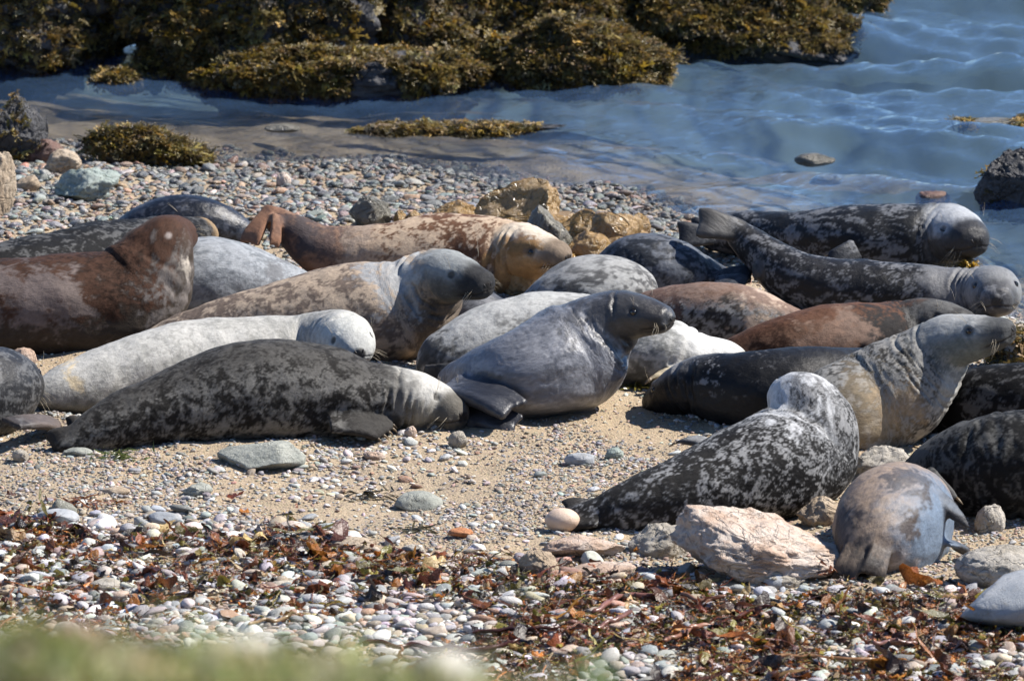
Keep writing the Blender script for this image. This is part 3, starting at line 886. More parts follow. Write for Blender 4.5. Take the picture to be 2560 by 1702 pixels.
  coat=dict(dark=(.05,.046,.044),light=(.22,.215,.21),fq=12,t=.52,soft=.10,back=(.17,.105,.075),bk=(.45,.85),backw=.8,patch=[(1900,750,29.1,.10,(.46,.36,.28),.7),(1660,740,29.2,.12,(.10,.06,.05),.6)])),
 dict(label='white-necked seal lying half hidden behind the slate one', seed=16, head=False, vox=.009,
  st=[(1520,915,35),(1560,898,66),(1615,884,82),(1670,880,84),(1715,888,72),(1760,898,62),(1815,906,54),(1860,914,36),(1880,918,14)],
  fl=[('fore',(1690,930,28.1),(1622,945,28.02),.05,.045,(0,-.6,1))],
  folds=[(.34,.006,.05,3)],
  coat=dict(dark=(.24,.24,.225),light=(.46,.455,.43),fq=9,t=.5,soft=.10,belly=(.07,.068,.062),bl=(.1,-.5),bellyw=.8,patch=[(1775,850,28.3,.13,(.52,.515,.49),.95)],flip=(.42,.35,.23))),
 dict(label='big dark seal with pale crown at the water edge, behind the one with lifted flippers', seed=17, hs=1.05, vox=.009, mat=FUR_DAMP,
  st=[(1752,592,20),(1785,586,38),(1840,582,50),(1910,585,56),(1990,590,63),(2065,590,73),(2145,592,83),(2230,594,86),(2300,592,84),(2345,586,80,30.95),(2380,586,73,30.84),(2408,594,60,30.74),(2428,602,46,30.66),(2438,607,34,30.62),(2442,609,16,30.60)],
  fl=[('hind',(1775,590,30.9),(1692,588,30.85),.09,.15,(0,-1,.4)),('hind',(1780,575,31.0),(1725,572,31.0),.08,.13,(0,-1,.4)),('fore',(2130,630,30.62),(2060,672,30.55),.12,.13,(0,-1,.2))],
  folds=[(.34,.010,.04,5)], eyeat=(.8,.45), shut=True,
  coat=dict(dark=(.018,.020,.024),light=(.15,.155,.165),fq=11,an=(.45,1,1),t=.62,soft=.09,head=(.055,.058,.063),crown=(.32,.33,.34),muz=(.03,.03,.032),flip=(.02,.022,.027))),
 dict(label='black mottled seal with hind flippers lifted high, face to the viewer', seed=18, hs=1.0, vox=.0085, mat=FUR_DAMP,
  st=[(1835,578,30,30.1),(1870,602,38,30.08),(1915,640,50,30.02),(1970,680,62,29.95),(2040,708,70,29.9),(2120,722,74,29.88),(2210,728,75,29.86),(2300,732,74,29.85),(2375,735,69,29.84),(2430,732,63,29.80),(2468,728,64,29.74),(2486,732,64,29.66),(2491,742,52,29.58),(2492,750,40,29.52),(2492,755,30,29.48),(2492,757,14,29.46)],
  fl=[('hind',(1845,578,30.08),(1742,556,30.05),.11,.17,(.2,-.9,.6),1.2),('hind',(1905,640,29.95),(1893,700,29.88),.05,.06,(-1,-.6,.2),1.1)],
  folds=[(.36,.010,.04,4)], eyeat=(.80,.50),
  coat=dict(dark=(.014,.0145,.017),light=(.15,.152,.16),fq=13,an=(.6,1,1),t=.62,soft=.09,head=(.17,.172,.172),muz=(.06,.06,.062),flip=(.06,.058,.056),patch=[(2380,720,29.7,.14,(.24,.24,.245),.5),(2040,720,29.7,.16,(.012,.012,.014),.85)])),
 dict(label='rust-brown seal with black shoulders lying behind the upright grey one', seed=19, vox=.009,
  st=[(1770,912,16),(1810,900,36),(1870,886,58),(1940,872,75),(2020,856,87),(2110,846,91),(2195,843,88),(2260,830,80,28.75),(2310,815,70,28.72),(2355,808,58,28.68),(2395,812,44,28.64),(2425,820,31,28.61),(2438,824,14,28.60)],
  fl=[('fore',(2178,845,28.42),(2162,888,28.36),.06,.06,(-.3,-1,.2))],
  folds=[(.36,.009,.04,3)],
  coat=dict(dark=(.070,.034,.021),light=(.14,.078,.050),fq=11,t=.52,soft=.14,back=(.08,.035,.020),bk=(.5,.95),backw=.6,head=(.05,.048,.046),flip=(.012,.012,.013),patch=[(2260,800,28.5,.19,(.020,.019,.019),.95),(2330,770,28.6,.10,(.13,.128,.122),.6),(2080,860,28.4,.12,(.26,.17,.125),.5)])),
 dict(label='black seal with its snout low over the gravel, pointing towards the slate seal', seed=20, hs=1.08, vox=.008, mat=FUR_DAMP,
  st=[(2360,950,26),(2300,950,48),(2220,952,72),(2130,958,88),(2040,966,99),(1960,972,103),(1890,974,98),(1835,968,90),(1785,960,81),(1735,964,71),(1690,980,57),(1655,998,43),(1634,1010,33),(1624,1016,16)],
  folds=[(.34,.010,.045,4)], eyeat=(.82,.40),
  coat=dict(dark=(.011,.011,.012),light=(.22,.22,.225),fq=12,t=.74,soft=.09,head=(.010,.0095,.010),headw=1,crown=(.24,.24,.245),cr0=.25,muz=(.010,.010,.010),belly=(.010,.010,.011),bl=(.45,-.05),bellyw=.95,rear=(.009,.009,.010),rr=.55)),
 dict(label='grey and buff seal propped upright with its head stretched to the sea', seed=21, hs=1.08, vox=.0078,
  st=[(1860,1085,30),(1930,1072,58),(2010,1052,86),(2095,1028,112),(2175,1002,129,27.12),(2250,962,130,27.12),(2305,918,107,27.12),(2342,884,88,27.11),(2380,856,72,27.08),(2425,844,60,27.04),(2465,838,50,27.00),(2500,832,39,26.97),(2524,829,29,26.95),(2536,828,14,26.94)],
  fl=[], folds=[(.44,.006,.03,7)], foldtop=1.6, eyeat=(.80,.50), levelhead=True,
  coat=dict(dark=(.06,.058,.054),light=(.27,.26,.24),fq=10,an=(1.5,.8,.8),t=.48,soft=.13,head=(.12,.138,.138),headw=.9,crown=(.27,.275,.27),muz=(.07,.072,.072),patch=[(2160,1010,26.9,.13,(.33,.26,.17),.35),(2250,1000,26.9,.08,(.34,.25,.16),.5),(2200,1080,26.9,.12,(.33,.26,.17),.35),(2390,980,27.0,.08,(.36,.355,.33),.7)])),
 dict(label='black and white speckled seal with pale head turned away, egg-shaped stone at its tail', seed=22, hs=.95, vox=.0078, whisk=False,
  st=[(1410,1300,14),(1440,1295,30),(1500,1285,44),(1580,1262,63),(1670,1238,84),(1765,1210,104),(1860,1182,123),(1945,1158,134),(2002,1118,131,25.98),(2016,1068,110,26.0),(2006,1024,88,26.04),(1990,1003,68,26.11),(1972,995,54,26.20),(1956,992,40,26.28),(1946,991,27,26.34),(1941,991,12,26.37)],
  fl=[('hind',(1480,1300,25.45),(1400,1325),.10,.13,(0,-.5,1)),('hind',(1500,1270,25.6),(1408,1272,25.55),.08,.12,(0,-.5,1)),('fore',(1770,1110,26.35),(1695,1100,26.42),.07,.08,(0,-.3,1))],
  blob=[(1990,1012,64,26.08),(1998,1035,70,26.05)], sm=10, folds=[(.44,.006,.05,2)], levelhead=False,
  coat=dict(dark=(.022,.021,.021),light=(.27,.27,.27),fq=17,t=.63,soft=.09,cl=.35,head=(.42,.425,.43),headw=.95,flip=(.03,.028,.027),patch=[(1985,990,26.08,.17,(.44,.445,.45),.95),(2070,1040,26.0,.14,(.38,.385,.39),.5),(1600,1290,25.5,.28,(.022,.021,.020),.75)])),
 dict(label='black seal back behind the upright grey one, cut off by the picture edge', seed=23, head=False, vox=.010,
  st=[(2330,1060,20),(2370,1035,55),(2430,1012,84),(2500,1003,96),(2590,1005,100),(2700,1015,92),(2820,1030,66),(2900,1045,25)],
  coat=dict(dark=(.012,.012,.013),light=(.075,.075,.077),fq=10,t=.6,soft=.07)),
 dict(label='dark ringed seal behind the two-tone one, cut off by the picture edge', seed=24, head=False, vox=.009,
  st=[(2240,1225,20),(2275,1208,48),(2330,1190,80),(2400,1174,110),(2480,1164,127),(2560,1160,135),(2650,1162,130),(2760,1175,108),(2880,1200,60),(2930,1215,20)],
  fl=[('fore',(2315,1200,25.65),(2375,1262,25.5),.12,.11,(-.3,-.8,.6),1.1)],
  folds=[(.72,.008,.06,7)],
  coat=dict(dark=(.020,.020,.020),light=(.085,.084,.08),fq=11,an=(1.8,.5,.5),t=.56,soft=.12,flip=(.09,.088,.085))),
 dict(label='plump two-tone brown and blue-grey young seal seen from its tail', seed=25, head=False, vox=.0075, asp=1.06, sm=3, mat=FUR_DAMP,
  st=[(2135,1420,24,24.72),(2150,1385,60,24.76),(2180,1345,98,24.84),(2215,1312,126,24.98),(2240,1296,134,25.15),(2255,1284,122,25.34),(2268,1275,100,25.52),(2278,1268,70,25.68),(2284,1266,25,25.78)],
  fl=[('hind',(2145,1350,24.74),(2108,1447,24.62),.08,.115,(-.3,-1,.25),.8),('hind',(2210,1348,24.74),(2176,1446,24.62),.085,.115,(.3,-1,.25),.8),('fore',(2340,1228,25.08),(2412,1322,24.98),.06,.065,(.6,-.8,.5),1.0,'x'),('fore',(2375,1360,25.0),(2432,1382),.07,.05,(0,-.4,1))],
  coat=dict(dark=(.20,.145,.105),light=(.30,.225,.165),fq=8,t=.48,soft=.12,flip=(.030,.026,.024),
   patch=[(2410,1350,24.85,.34,(.12,.16,.215),.97,.5),(2270,1205,25.0,.09,(.05,.042,.038),.7),(2310,1245,24.92,.05,(.045,.035,.03),.85),(2265,1310,24.8,.06,(.055,.036,.024),.85),(2290,1275,24.8,.05,(.05,.034,.024),.8),(2100,1330,24.75,.07,(.035,.03,.03),.8),(2170,1400,24.7,.08,(.06,.052,.046),.8),(2245,1400,24.72,.06,(.40,.36,.34),.7)])),
]
for sp in SEALS:
    seal(sp)

# ------------------------------------------------------------------ rocks
def ico(sub):
    bm = bmesh.new(); bmesh.ops.create_icosphere(bm, subdivisions=sub, radius=1.0)
    v = np.array([p.co[:] for p in bm.verts]); f = np.array([[q.index for q in t.verts] for t in bm.faces])
    bm.free()
    return v, f
ICO = {k: ico(k) for k in (2, 3, 4, 5, 6)}

def rock_shape(seed, sub=4, facets=9, cut=(.62, .95), rough=.12, fq=1.6, ridge=0.0, sq=0.0):
    r = np.random.default_rng(seed)
    v, f = ICO[sub]
    v = v.copy()
    if sq:
        m = np.abs(v).max(1)[:, None]
        v = v * (1 - sq) + v / m * sq * .9
    for k in range(facets):
        n = r.normal(size=3); n /= np.linalg.norm(n)
        c = r.uniform(*cut)
        d = v @ n - c
        v = v - np.where(d > 0, d * .92, 0)[:, None] * n
    nr = v / np.linalg.norm(v, axis=1)[:, None]
    n1 = fbm(v * fq + seed, seed, 5, .55) - .5
    n2 = fbm(v * fq * 3.1 + seed * 2, seed + 7, 4, .55) - .5
    d = rough * (n1 * 1.6 + n2 * .7)
    if ridge:
        w = np.abs(fbm(v * fq * 1.5 * np.array((1, 1, 2.2)) + seed, seed + 3, 4) - .5)
        d = d - ridge * sstep(.07, .0, w)
    v = v + nr * d[:, None]
    lo, hi = v.min(0), v.max(0)
    return (v - (lo + hi) / 2) / ((hi - lo) / 2), f

def rock(name, box, mat, label, seed, dep=.8, bury=.25, sub=4, cat='rock', group=None, zrot=0.0, shear=(0, 0), skew=0.0, ground=None, Y=None, **kw):
    x0, x1, yt, yb = box
    g = gp((x0 + x1) / 2, yb, ground if ground is not None else 0.0)
    hw = (x1 - x0) / 2 * depth_of(g) / FPX
    hd = hw * dep
    Yc = (g[1] + hd * .75) if Y is None else Y
    T = at((x0 + x1) / 2, yt, Yc)
    zg = float(gz(T[0], Yc)) if ground is None else ground
    h = max(T[2] - zg, .02)
    H = h * (1 + bury)
    v, f = rock_shape(seed, sub, **kw)
    v = v.copy()
    if zrot:
        c, s_ = math.cos(zrot), math.sin(zrot)
        v[:, :2] = v[:, :2] @ np.array(((c, s_), (-s_, c)))
        v[:, :2] /= np.abs(v[:, :2]).max(0)
    t = (v[:, 2] + 1) / 2
    v[:, 0] = v[:, 0] * (1 - abs(skew) * .5 * t) + skew * t * .6
    v[:, 0] /= np.abs(v[:, 0]).max()
    P = np.stack([v[:, 0] * hw, v[:, 1] * hd, -bury * h + t * H], 1)
    P[:, 2] += P[:, 0] * shear[0] * t
    me = mesh_from(name, P, f)
    o = add(name, me, mat, None, (T[0], Yc, zg))
    tag(o, label, cat, group)
    return o

R_PINK = mat_rock('pink_quartz_rock', (.46, .33, .245), (.56, .48, .41), (.36, .23, .155), 7, .8, .8, .02)
R_PALE = mat_rock('pale_rock', (.33, .295, .24), (.43, .395, .34), (.22, .19, .145), 8, .8, .8, .016)
R_GREY = mat_rock('grey_green_slate', (.26, .27, .235), (.34, .345, .30), (.18, .18, .155), 9, .75, .5, .012)
R_BLUE = mat_rock('blue_grey_boulder', (.25, .27, .29), (.34, .35, .36), (.22, .21, .19), 5, .7, .25, .006)
R_GOLD = mat_rock('wet_ochre_rock', (.25, .145, .038), (.31, .20, .085), (.10, .06, .025), 5, .2, .7, .02, spec=.6)
R_SLATE = mat_rock('wet_slate_rock', (.10, .095, .075), (.17, .155, .12), (.05, .045, .04), 6, .3, .7, .02, spec=.55)
R_DARK = mat_rock('dark_shore_rock', (.032, .032, .036), (.075, .075, .08), (.014, .014, .016), 2.2, .55, .8, .05)
R_TAN = mat_rock('tan_rock', (.33, .25, .17), (.42, .34, .25), (.22, .16, .10), 7, .7, .6, .016)
R_GREEN = mat_rock('green_grey_rock', (.20, .25, .22), (.29, .33, .30), (.09, .09, .07), 5, .6, .7, .02)
R_ORANGE = mat_rock('orange_stone', (.42, .17, .07), (.50, .25, .12), (.30, .12, .05), 8, .75, .4, .01)
R_EGG = mat_rock('peach_smooth_stone', (.52, .38, .28), (.58, .45, .35), (.46, .33, .23), 9, .6, .05, .004)
R_RED = mat_rock('red_brown_rock', (.11, .055, .04), (.17, .10, .075), (.05, .03, .025), 5, .4, .6, .02)

def big_rocks():
    # near the speckled seal and along the strand line
    rock('boulder', (1664, 2122, 1290, 1458), R_PINK, 'large angular pink boulder between the speckled seal and the two-tone young seal', 14, .62, .15, 6, 'boulder', zrot=.2, facets=12, cut=(.55, .9), rough=.13, ridge=.03, shear=(-.22, 0), sq=.25)
    rock('stone', (1362, 1450, 1270, 1338), R_EGG, 'smooth peach egg-shaped stone by the tail of the speckled seal', 23, .8, .05, 4, 'stone', facets=0, rough=.03, fq=.8)
    rock('rock', (1350, 1566, 1335, 1398), R_PINK, 'flat pinkish rock lying below the egg-shaped stone', 31, .6, .3, 5, zrot=.2, facets=10, cut=(.55, .9), ridge=.02)
    rock('rock', (1570, 1720, 1312, 1392), R_PALE, 'low flat grey rock beside the large pink boulder', 32, .7, .4, 5, facets=10, cut=(.5, .9), ridge=.02)
    rock('rock', (1852, 2030, 1400, 1462), R_PALE, 'white rough rock at the foot of the large pink boulder', 33, .7, .3, 5, facets=8, ridge=.02)
    rock('stone', (1905, 1965, 1430, 1465), R_BLUE, 'small blue-grey stone in front of the white rough rock', 34, .8, .2, 4, 'stone', facets=3, rough=.06)
    rock('rock', (1990, 2105, 1240, 1318), R_TAN, 'tan rounded rock under the chest of the speckled seal', 35, .8, .25, 5, facets=8, cut=(.6, .95), ridge=.02)
    rock('rock', (2128, 2282, 1115, 1215), R_PALE, 'pale cracked rock wedged below the upright grey seal', 36, .7, .2, 5, facets=8, ridge=.05, sq=.4)
    rock('rock', (2435, 2515, 1258, 1325), R_PALE, 'small pale rock under the dark ringed seal', 37, .8, .2, 5, facets=9, cut=(.55, .9))
    rock('boulder', (2385, 2610, 1362, 1475), R_PALE, 'rounded grey boulder split by cracks behind the smooth blue-grey one', 38, .8, .15, 5, 'boulder', facets=3, ridge=.07, fq=1.0, rough=.06)
    rock('boulder', (2400, 2760, 1425, 1590), R_BLUE, 'smooth blue-grey boulder with pale vein, cut off by the picture corner', 39, .9, .1, 5, 'boulder', facets=3, rough=.05, fq=.8, shear=(.25, 0))
    rock('rock', (1295, 1402, 1375, 1440), R_TAN, 'brown blocky rock below the flat pinkish one', 40, .8, .25, 5, facets=9, cut=(.6, .9))
    rock('rock', (1420, 1600, 1408, 1450), R_PINK, 'low pink slab half sunk in the wrack', 41, .6, .4, 4, facets=8, cut=(.5, .9))
    rock('rock', (540, 776, 1108, 1180), R_GREY, 'flat grey-green slab in front of the charcoal sleeper', 42, .75, .5, 5, zrot=.3, facets=14, cut=(.45, .85), rough=.05, sq=.3, shear=(.12, 0))
    rock('rock', (985, 1108, 1228, 1268), R_GREY, 'thin grey-green stone half buried in the open sand', 43, .9, .7, 4, facets=8, rough=.05)
    rock('stone', (456, 532, 1206, 1246), R_GREY, 'grey stone with a crack on the sand, below the grey-green slab', 44, .8, .2, 4, 'stone', facets=4, ridge=.05)
    rock('stone', (252, 326, 1216, 1240), R_TAN, 'dark flat oval stone on the sand, left of the cracked grey one', 45, .6, .3, 4, 'stone', facets=2, rough=.05)
    rock('stone', (90, 200, 1272, 1314), R_BLUE, 'pale blue-grey stone at the upper rim of the pebble band', 46, .8, .3, 4, 'stone', facets=7, rough=.06)
    rock('stone', (692, 766, 1302, 1345), R_PINK, 'pinkish white cracked stone at the rim of the pebble band', 47, .8, .2, 4, 'stone', facets=2, ridge=.05, rough=.05)
    rock('stone', (370, 452, 1278, 1312), R_BLUE, 'flat bluish stone among the upper pebbles', 48, .7, .3, 4, 'stone', facets=6, rough=.05)
    rock('stone', (1118, 1184, 1318, 1352), R_ORANGE, 'orange stone alone on the sand above the wrack', 49, .8, .2, 4, 'stone', facets=7)['label'] = 'orange stone alone on the sand above the wrack'
    rock('rock', (818, 945, 1342, 1384), R_TAN, 'brown half-buried rock at the top edge of the wrack', 50, .7, .5, 4, facets=6)
    rock('stone', (1000, 1062, 1360, 1390), R_PALE, 'rounded cream stone at the edge of the wrack, near the brown half-buried rock', 51, .8, .2, 4, 'stone', facets=2, rough=.06)
    rock('stone', (132, 204, 1552, 1604), R_PALE, 'cream round stone just above the green bank', 52, .9, .2, 4, 'stone', facets=2, rough=.05)
    rock('stone', (222, 302, 1445, 1492), R_PALE, 'grey rounded stone standing proud of the lower pebbles', 53, .9, .2, 4, 'stone', facets=3, rough=.05, ridge=.03)
    rock('stone', (440, 486, 1382, 1410), R_PALE, 'small bright white stone in the dark wrack', 54, .9, .2, 4, 'stone', facets=3, rough=.05)
    rock('stone', (838, 896, 1622, 1652), R_PALE, 'white oval stone beside the long brown kelp stalk', 55, .8, .2, 4, 'stone', facets=3, rough=.05)
    rock('stone', (908, 965, 1128, 1146), R_PINK, 'low pale stone beside the grey-green slab', 57, .8, .3, 4, 'stone', facets=4)
    rock('stone', (1010, 1042, 1064, 1096), R_PINK, 'small pink upright stone under the chin of the charcoal sleeper', 58, .8, .1, 4, 'stone', facets=7)
    rock('stone', (1120, 1170, 1076, 1114), R_PALE, 'grey stone below the snout of the charcoal sleeper', 59, .8, .15, 4, 'stone', facets=3)
    rock('stone', (1410, 1490, 1130, 1158), R_BLUE, 'flat blue-grey stone on the gravel below the slate seal', 60, .6, .3, 4, 'stone', facets=6)
    rock('stone', (1512, 1560, 1118, 1146), R_GREEN, 'dark green stone on the gravel before the speckled seal', 61, .8, .2, 4, 'stone', facets=6)
    rock('stone', (158, 232, 1118, 1142), R_GREY, 'grey flat stone touching the tail of the charcoal sleeper', 62, .6, .3, 4, 'stone', facets=4)
    rock('stone', (30, 72, 1122, 1148), R_PALE, 'whitish knuckle of stone near the picture edge, below the partly seen dark seal', 63, .8, .2, 4, 'stone', facets=5)
    rock('stone', (25, 92, 868, 908), R_PINK, 'pale pink stone tucked under the big rust-brown seal', 64, .8, .2, 4, 'stone', facets=5)
    # golden and slate rocks behind the blotched seal
    rock('rock', (1185, 1450, 446, 600), R_GOLD, 'tall wet ochre rock, highest of the golden group by the water', 70, .6, .15, 5, zrot=.6, facets=12, cut=(.45, .8), rough=.10, skew=.25)
    rock('rock', (1080, 1215, 500, 575), R_GOLD, 'low wet ochre rock at the landward end of the golden group', 71, .7, .2, 5, facets=8)
    rock('rock', (1285, 1435, 518, 645), R_SLATE, 'pointed grey rock standing before the golden group', 72, .6, .2, 5, facets=14, cut=(.42, .8), ridge=.05, skew=.1)
    rock('rock', (1385, 1545, 525, 615), R_GOLD, 'broad ochre rock between the grey pointed one and the water', 73, .7, .2, 5, facets=10, cut=(.5, .85))
    rock('rock', (1460, 1625, 528, 632), R_GOLD, 'slanting ochre slab nearest the sea', 74, .6, .2, 5, zrot=.4, facets=12, cut=(.45, .85))
    rock('rock', (1415, 1530, 575, 655), R_GOLD, 'rounded ochre rock in front of the slanting slab', 75, .8, .2, 5, facets=6)
    rock('rock', (1575, 1628, 532, 590), R_GOLD, 'knob of ochre rock at the seaward end of the golden group', 76, .8, .2, 4, facets=5)
    rock('rock', (1330, 1440, 600, 668), R_GOLD, 'ochre rock low behind the chin of the blotched seal', 81, .8, .2, 5, facets=6)
    rock('rock', (1500, 1660, 556, 606), R_GOLD, 'thin ochre slab reaching into the shallows', 83, .7, .3, 5, zrot=.3, facets=14, cut=(.45, .85), rough=.07, sq=.3, shear=(-.2, 0))
    rock('rock', (1225, 1480, 520, 598), R_GOLD, 'long low ochre slab across the front of the golden group', 84, .6, .3, 5, zrot=.2, facets=14, cut=(.45, .85), rough=.08, sq=.3, shear=(-.2, 0))
    rock('rock', (1500, 1600, 590, 650), R_GOLD, 'ochre rock just above the dark blue-grey back', 82, .8, .2, 5, facets=6)
    rock('rock', (1240, 1345, 655, 740), R_GOLD, 'small ochre rock beneath the chin of the blotched seal', 77, .8, .2, 4, facets=7)
    rock('rock', (848, 980, 488, 578), R_SLATE, 'pointed olive slate fin sticking out of the shingle', 78, .45, .2, 5, facets=16, cut=(.35, .75), skew=.55)
    for i, (a, b) in enumerate(((982, 1018), (1015, 1052))):
        rock('rock', (a, b, 524, 572), R_GOLD, ('small ochre knob next to the olive slate fin', 'second small ochre knob beyond the olive slate fin')[i], 79 + i, .9, .2, 4, facets=4)
    # the shingle behind on the other side
    rock('rock', (132, 305, 420, 505), R_GREEN, 'blue-green flat-topped rock on the back shingle', 85, .8, .25, 5, facets=10, cut=(.5, .9), ridge=.04)
    rock('rock', (110, 205, 372, 440), R_TAN, 'pair of wet tan humps on the back shingle', 86, .8, .2, 5, facets=4, ridge=.09, fq=.9)['label'] = 'wet tan grooved rock above the blue-green one'
    rock('rock', (62, 162, 348, 395), R_RED, 'brown barrel-shaped rock below the dark leaning slab', 87, .6, .2, 5, facets=4)
    rock('rock', (240, 318, 346, 388), R_RED, 'reddish rock at the foot of the weedy hump', 88, .7, .2, 4, facets=6)
    rock('rock', (40, 102, 438, 480), R_TAN, 'rounded tan rock left of the blue-green one', 89, .8, .2, 4, facets=4)
    rock('rock', (-60, 40, 378, 545), R_TAN, 'tall tan rock at the picture edge on the back shingle', 90, .7, .2, 5, facets=10, cut=(.5, .9), ridge=.06)
    rock('stone', (690, 728, 430, 452), R_PINK, 'peach stone standing out of the back shingle', 91, .8, .2, 4, 'stone', facets=3)
    rock('stone', (250, 300, 425, 465), R_GOLD, 'wet tan stone beside the blue-green rock', 92, .8, .2, 4, 'stone', facets=3)
    # out in the water
    rock('rock', (1985, 2090, 382, 412), R_SLATE, 'low dark brown rock awash in the shallows', 93, .6, .4, 4, ground=ZW - .01, facets=7)
    rock('rock', (2022, 2105, 436, 460), R_SLATE, 'flat dark rock awash above the big seal at the water edge', 94, .6, .4, 4, ground=ZW - .01, facets=7)
    rock('rock', (2288, 2378, 476, 525), R_RED, 'dark red rock behind the head of the big seal at the water edge', 95, .7, .2, 4, ground=ZW - .02, facets=8)
    rock('rock', (660, 752, 310, 330), R_SLATE, 'tiny dark rock breaking the surface of the channel', 96, .6, .4, 4, ground=ZW - .01, facets=5)
big_rocks()

# ------------------------------------------------------------------ seaweed
def mat_weed(name, typ='inst', rough=.22):
    m = NT(name)
    col = m.attr('col', 'INSTANCER') if typ == 'inst' else m.n('ShaderNodeObjectInfo').outputs['Color']
    n = m.noise(m.obj(), 14, 4, .6)
    hsv = m.n('ShaderNodeHueSaturation')
    m.put(hsv.inputs['Value'], m.rng(n, .3, .7, .6, 1.4, False)); m.link(col, hsv.inputs['Color'])
    m.done(hsv.outputs[0], m.rng(n, .3, .7, rough - .08, rough + .2, False), m.bump(n, .4, .02), Specular_IOR_Level=.55)
    tl = m.n('ShaderNodeBsdfTranslucent'); m.link(hsv.outputs[0], tl.inputs['Color'])
    mx = m.n('ShaderNodeMixShader'); mx.inputs[0].default_value = .3
    m.link(m.b.outputs[0], mx.inputs[1]); m.link(tl.outputs[0], mx.inputs[2])
    m.link(mx.outputs[0], m.out.inputs['Surface'])
    return m.m
WEED, WEED_OBJ = mat_weed('wet_weed'), mat_weed('kelp_skin', 'obj')

def ribbon(p, d, up, ln, w, n, r, droop=.3, curl=.3, split=False):
    d = d / np.linalg.norm(d)
    V, F = [], []
    a = np.cross(d, up); a /= np.linalg.norm(a) + 1e-9
    tw = r.normal(0, .5); bend = r.normal(0, curl)
    for i in range(n + 1):
        t = i / n
        wi = w * (.55 + .6 * math.sin(math.pi * min(1, t * .9 + .08))) * (.25 if i == n else 1)
        c = p + d * ln * t + up * (bend * ln * t * t * .5) + np.array((0, 0, -droop * ln * t * t)) + a * (tw * ln * .25 * t * t)
        rollv = a * math.cos(tw * t * 2) + up * math.sin(tw * t * 2)
        k = r.normal(0, .18) * w
        V += [c - rollv * wi * .5, c + up * k, c + rollv * wi * .5]
    for i in range(n):
        for j in range(2):
            F.append((i * 3 + j, i * 3 + j + 1, i * 3 + j + 4, i * 3 + j + 3))
    return V, F

def tuft_mesh(seed, nb=20, ln=1.0, w=.13):
    r = np.random.default_rng(seed); V, F = [], []
    for k in range(nb):
        th = r.uniform(0, 6.283); el = r.uniform(.15, 1.25)
        d = np.array((math.cos(th) * math.cos(el), math.sin(th) * math.cos(el), math.sin(el)))
        p = np.array((r.normal(0, .22), r.normal(0, .22), 0))
        v, f = ribbon(p, d, np.array((0, 0, 1.0)), ln * r.uniform(.5, 1.0), w * r.uniform(.7, 1.5), 4, r, .75, .4)
        c = len(V); V += v; F += [tuple(q + c for q in t) for t in f]
        # forked tip and bladders
        e = np.array(v[-2])
        for s_ in (-1, 1):
            v2, f2 = ribbon(e - d * .05, d + np.cross(d, (0, 0, 1.0)) * .8 * s_, np.array((0, 0, 1.0)), ln * .28, w * 1.1, 2, r, .3, .4)
            c = len(V); V += v2; F += [tuple(q + c for q in t) for t in f2]
    return mesh_from('weed_tuft', np.array(V), F)

def flake_mesh(seed, long=False):
    r = np.random.default_rng(seed)
    v, f = ribbon(np.array((-.5, 0, .05)), np.array((1.0, r.normal(0, .1), r.normal(.02, .06))), np.array((0, 0, 1.0)), 1.0, r.uniform(.05, .12) if long else r.uniform(.18, .5), 9, r, r.uniform(-.1, .15), r.uniform(.2, .7))
    v = np.array(v)
    v[:, 2] += (fbm(v * 3.1 + seed, seed, 3) - .5) * .30
    v[:, 1] += (fbm(v * 1.7 + seed + 9, seed, 2) - .5) * .5
    return mesh_from('weed_flake', v, f)

TUFTS = source_coll('weed_tuft_source', [tuft_mesh(300 + i) for i in range(6)], WEED)
FLAKES = source_coll('weed_flake_source', [flake_mesh(320 + i, i >= 5) for i in range(10)], WEED)

def pick(cols, wts, n, jit=.25):
    c = np.array(cols)[rng.choice(len(cols), n, p=np.array(wts) / sum(wts))]
    return np.clip(c * np.exp(rng.normal(0, jit, (n, 1))) * np.exp(rng.normal(0, .06, (n, 3))), .004, .85)

def weed_cols(n):
    return pick([(.27, .19, .052), (.19, .145, .052), (.34, .22, .032), (.05, .042, .022), (.24, .185, .10)], [4, 4, 1.1, 3.5, 2.4], n, .3)

def drape(o, n, size, seed, top=.05, nmin=.0, thresh=.40, name='seaweed'):
    """weed tufts over the upper faces of one rock, as its own part"""
    me = o.data
    co = np.empty(len(me.vertices) * 3, np.float32); me.vertices.foreach_get('co', co); co = co.reshape(-1, 3)
    me.calc_loop_triangles()
    tri = np.empty(len(me.loop_triangles) * 3, np.int32); me.loop_triangles.foreach_get('vertices', tri); tri = tri.reshape(-1, 3)
    a, b, c = co[tri[:, 0]], co[tri[:, 1]], co[tri[:, 2]]
    nr = np.cross(b - a, c - a); ar = np.linalg.norm(nr, axis=1); nr /= ar[:, None] + 1e-12
    cen = (a + b + c) / 3
    pat = fbm(cen * 1.7 + seed, seed, 3)
    w = ar * (nr[:, 2] > nmin) * (cen[:, 2] > top) * (pat > thresh) * (nr[:, 1] < .75)
    k = rng.choice(len(tri), n, p=w / w.sum())
    u, v = rng.random((2, n)); fl = u + v > 1; u[fl], v[fl] = 1 - u[fl], 1 - v[fl]
    P = a[k] + (b - a)[k] * u[:, None] + (c - a)[k] * v[:, None]
    N = nr[k]
    rot = np.stack([-np.arcsin(np.clip(N[:, 1], -1, 1)) * .8 + rng.normal(0, .2, n), np.arcsin(np.clip(N[:, 0], -1, 1)) * .8 + rng.normal(0, .2, n), rng.uniform(0, 6.28, n)], 1)
    s = size * np.exp(rng.normal(0, .3, n))
    return tag(scatter(name, P, rot, np.stack([s, s, s * .62], 1), weed_cols(n), rng.integers(0, 6, n), TUFTS, o), kind='stuff')

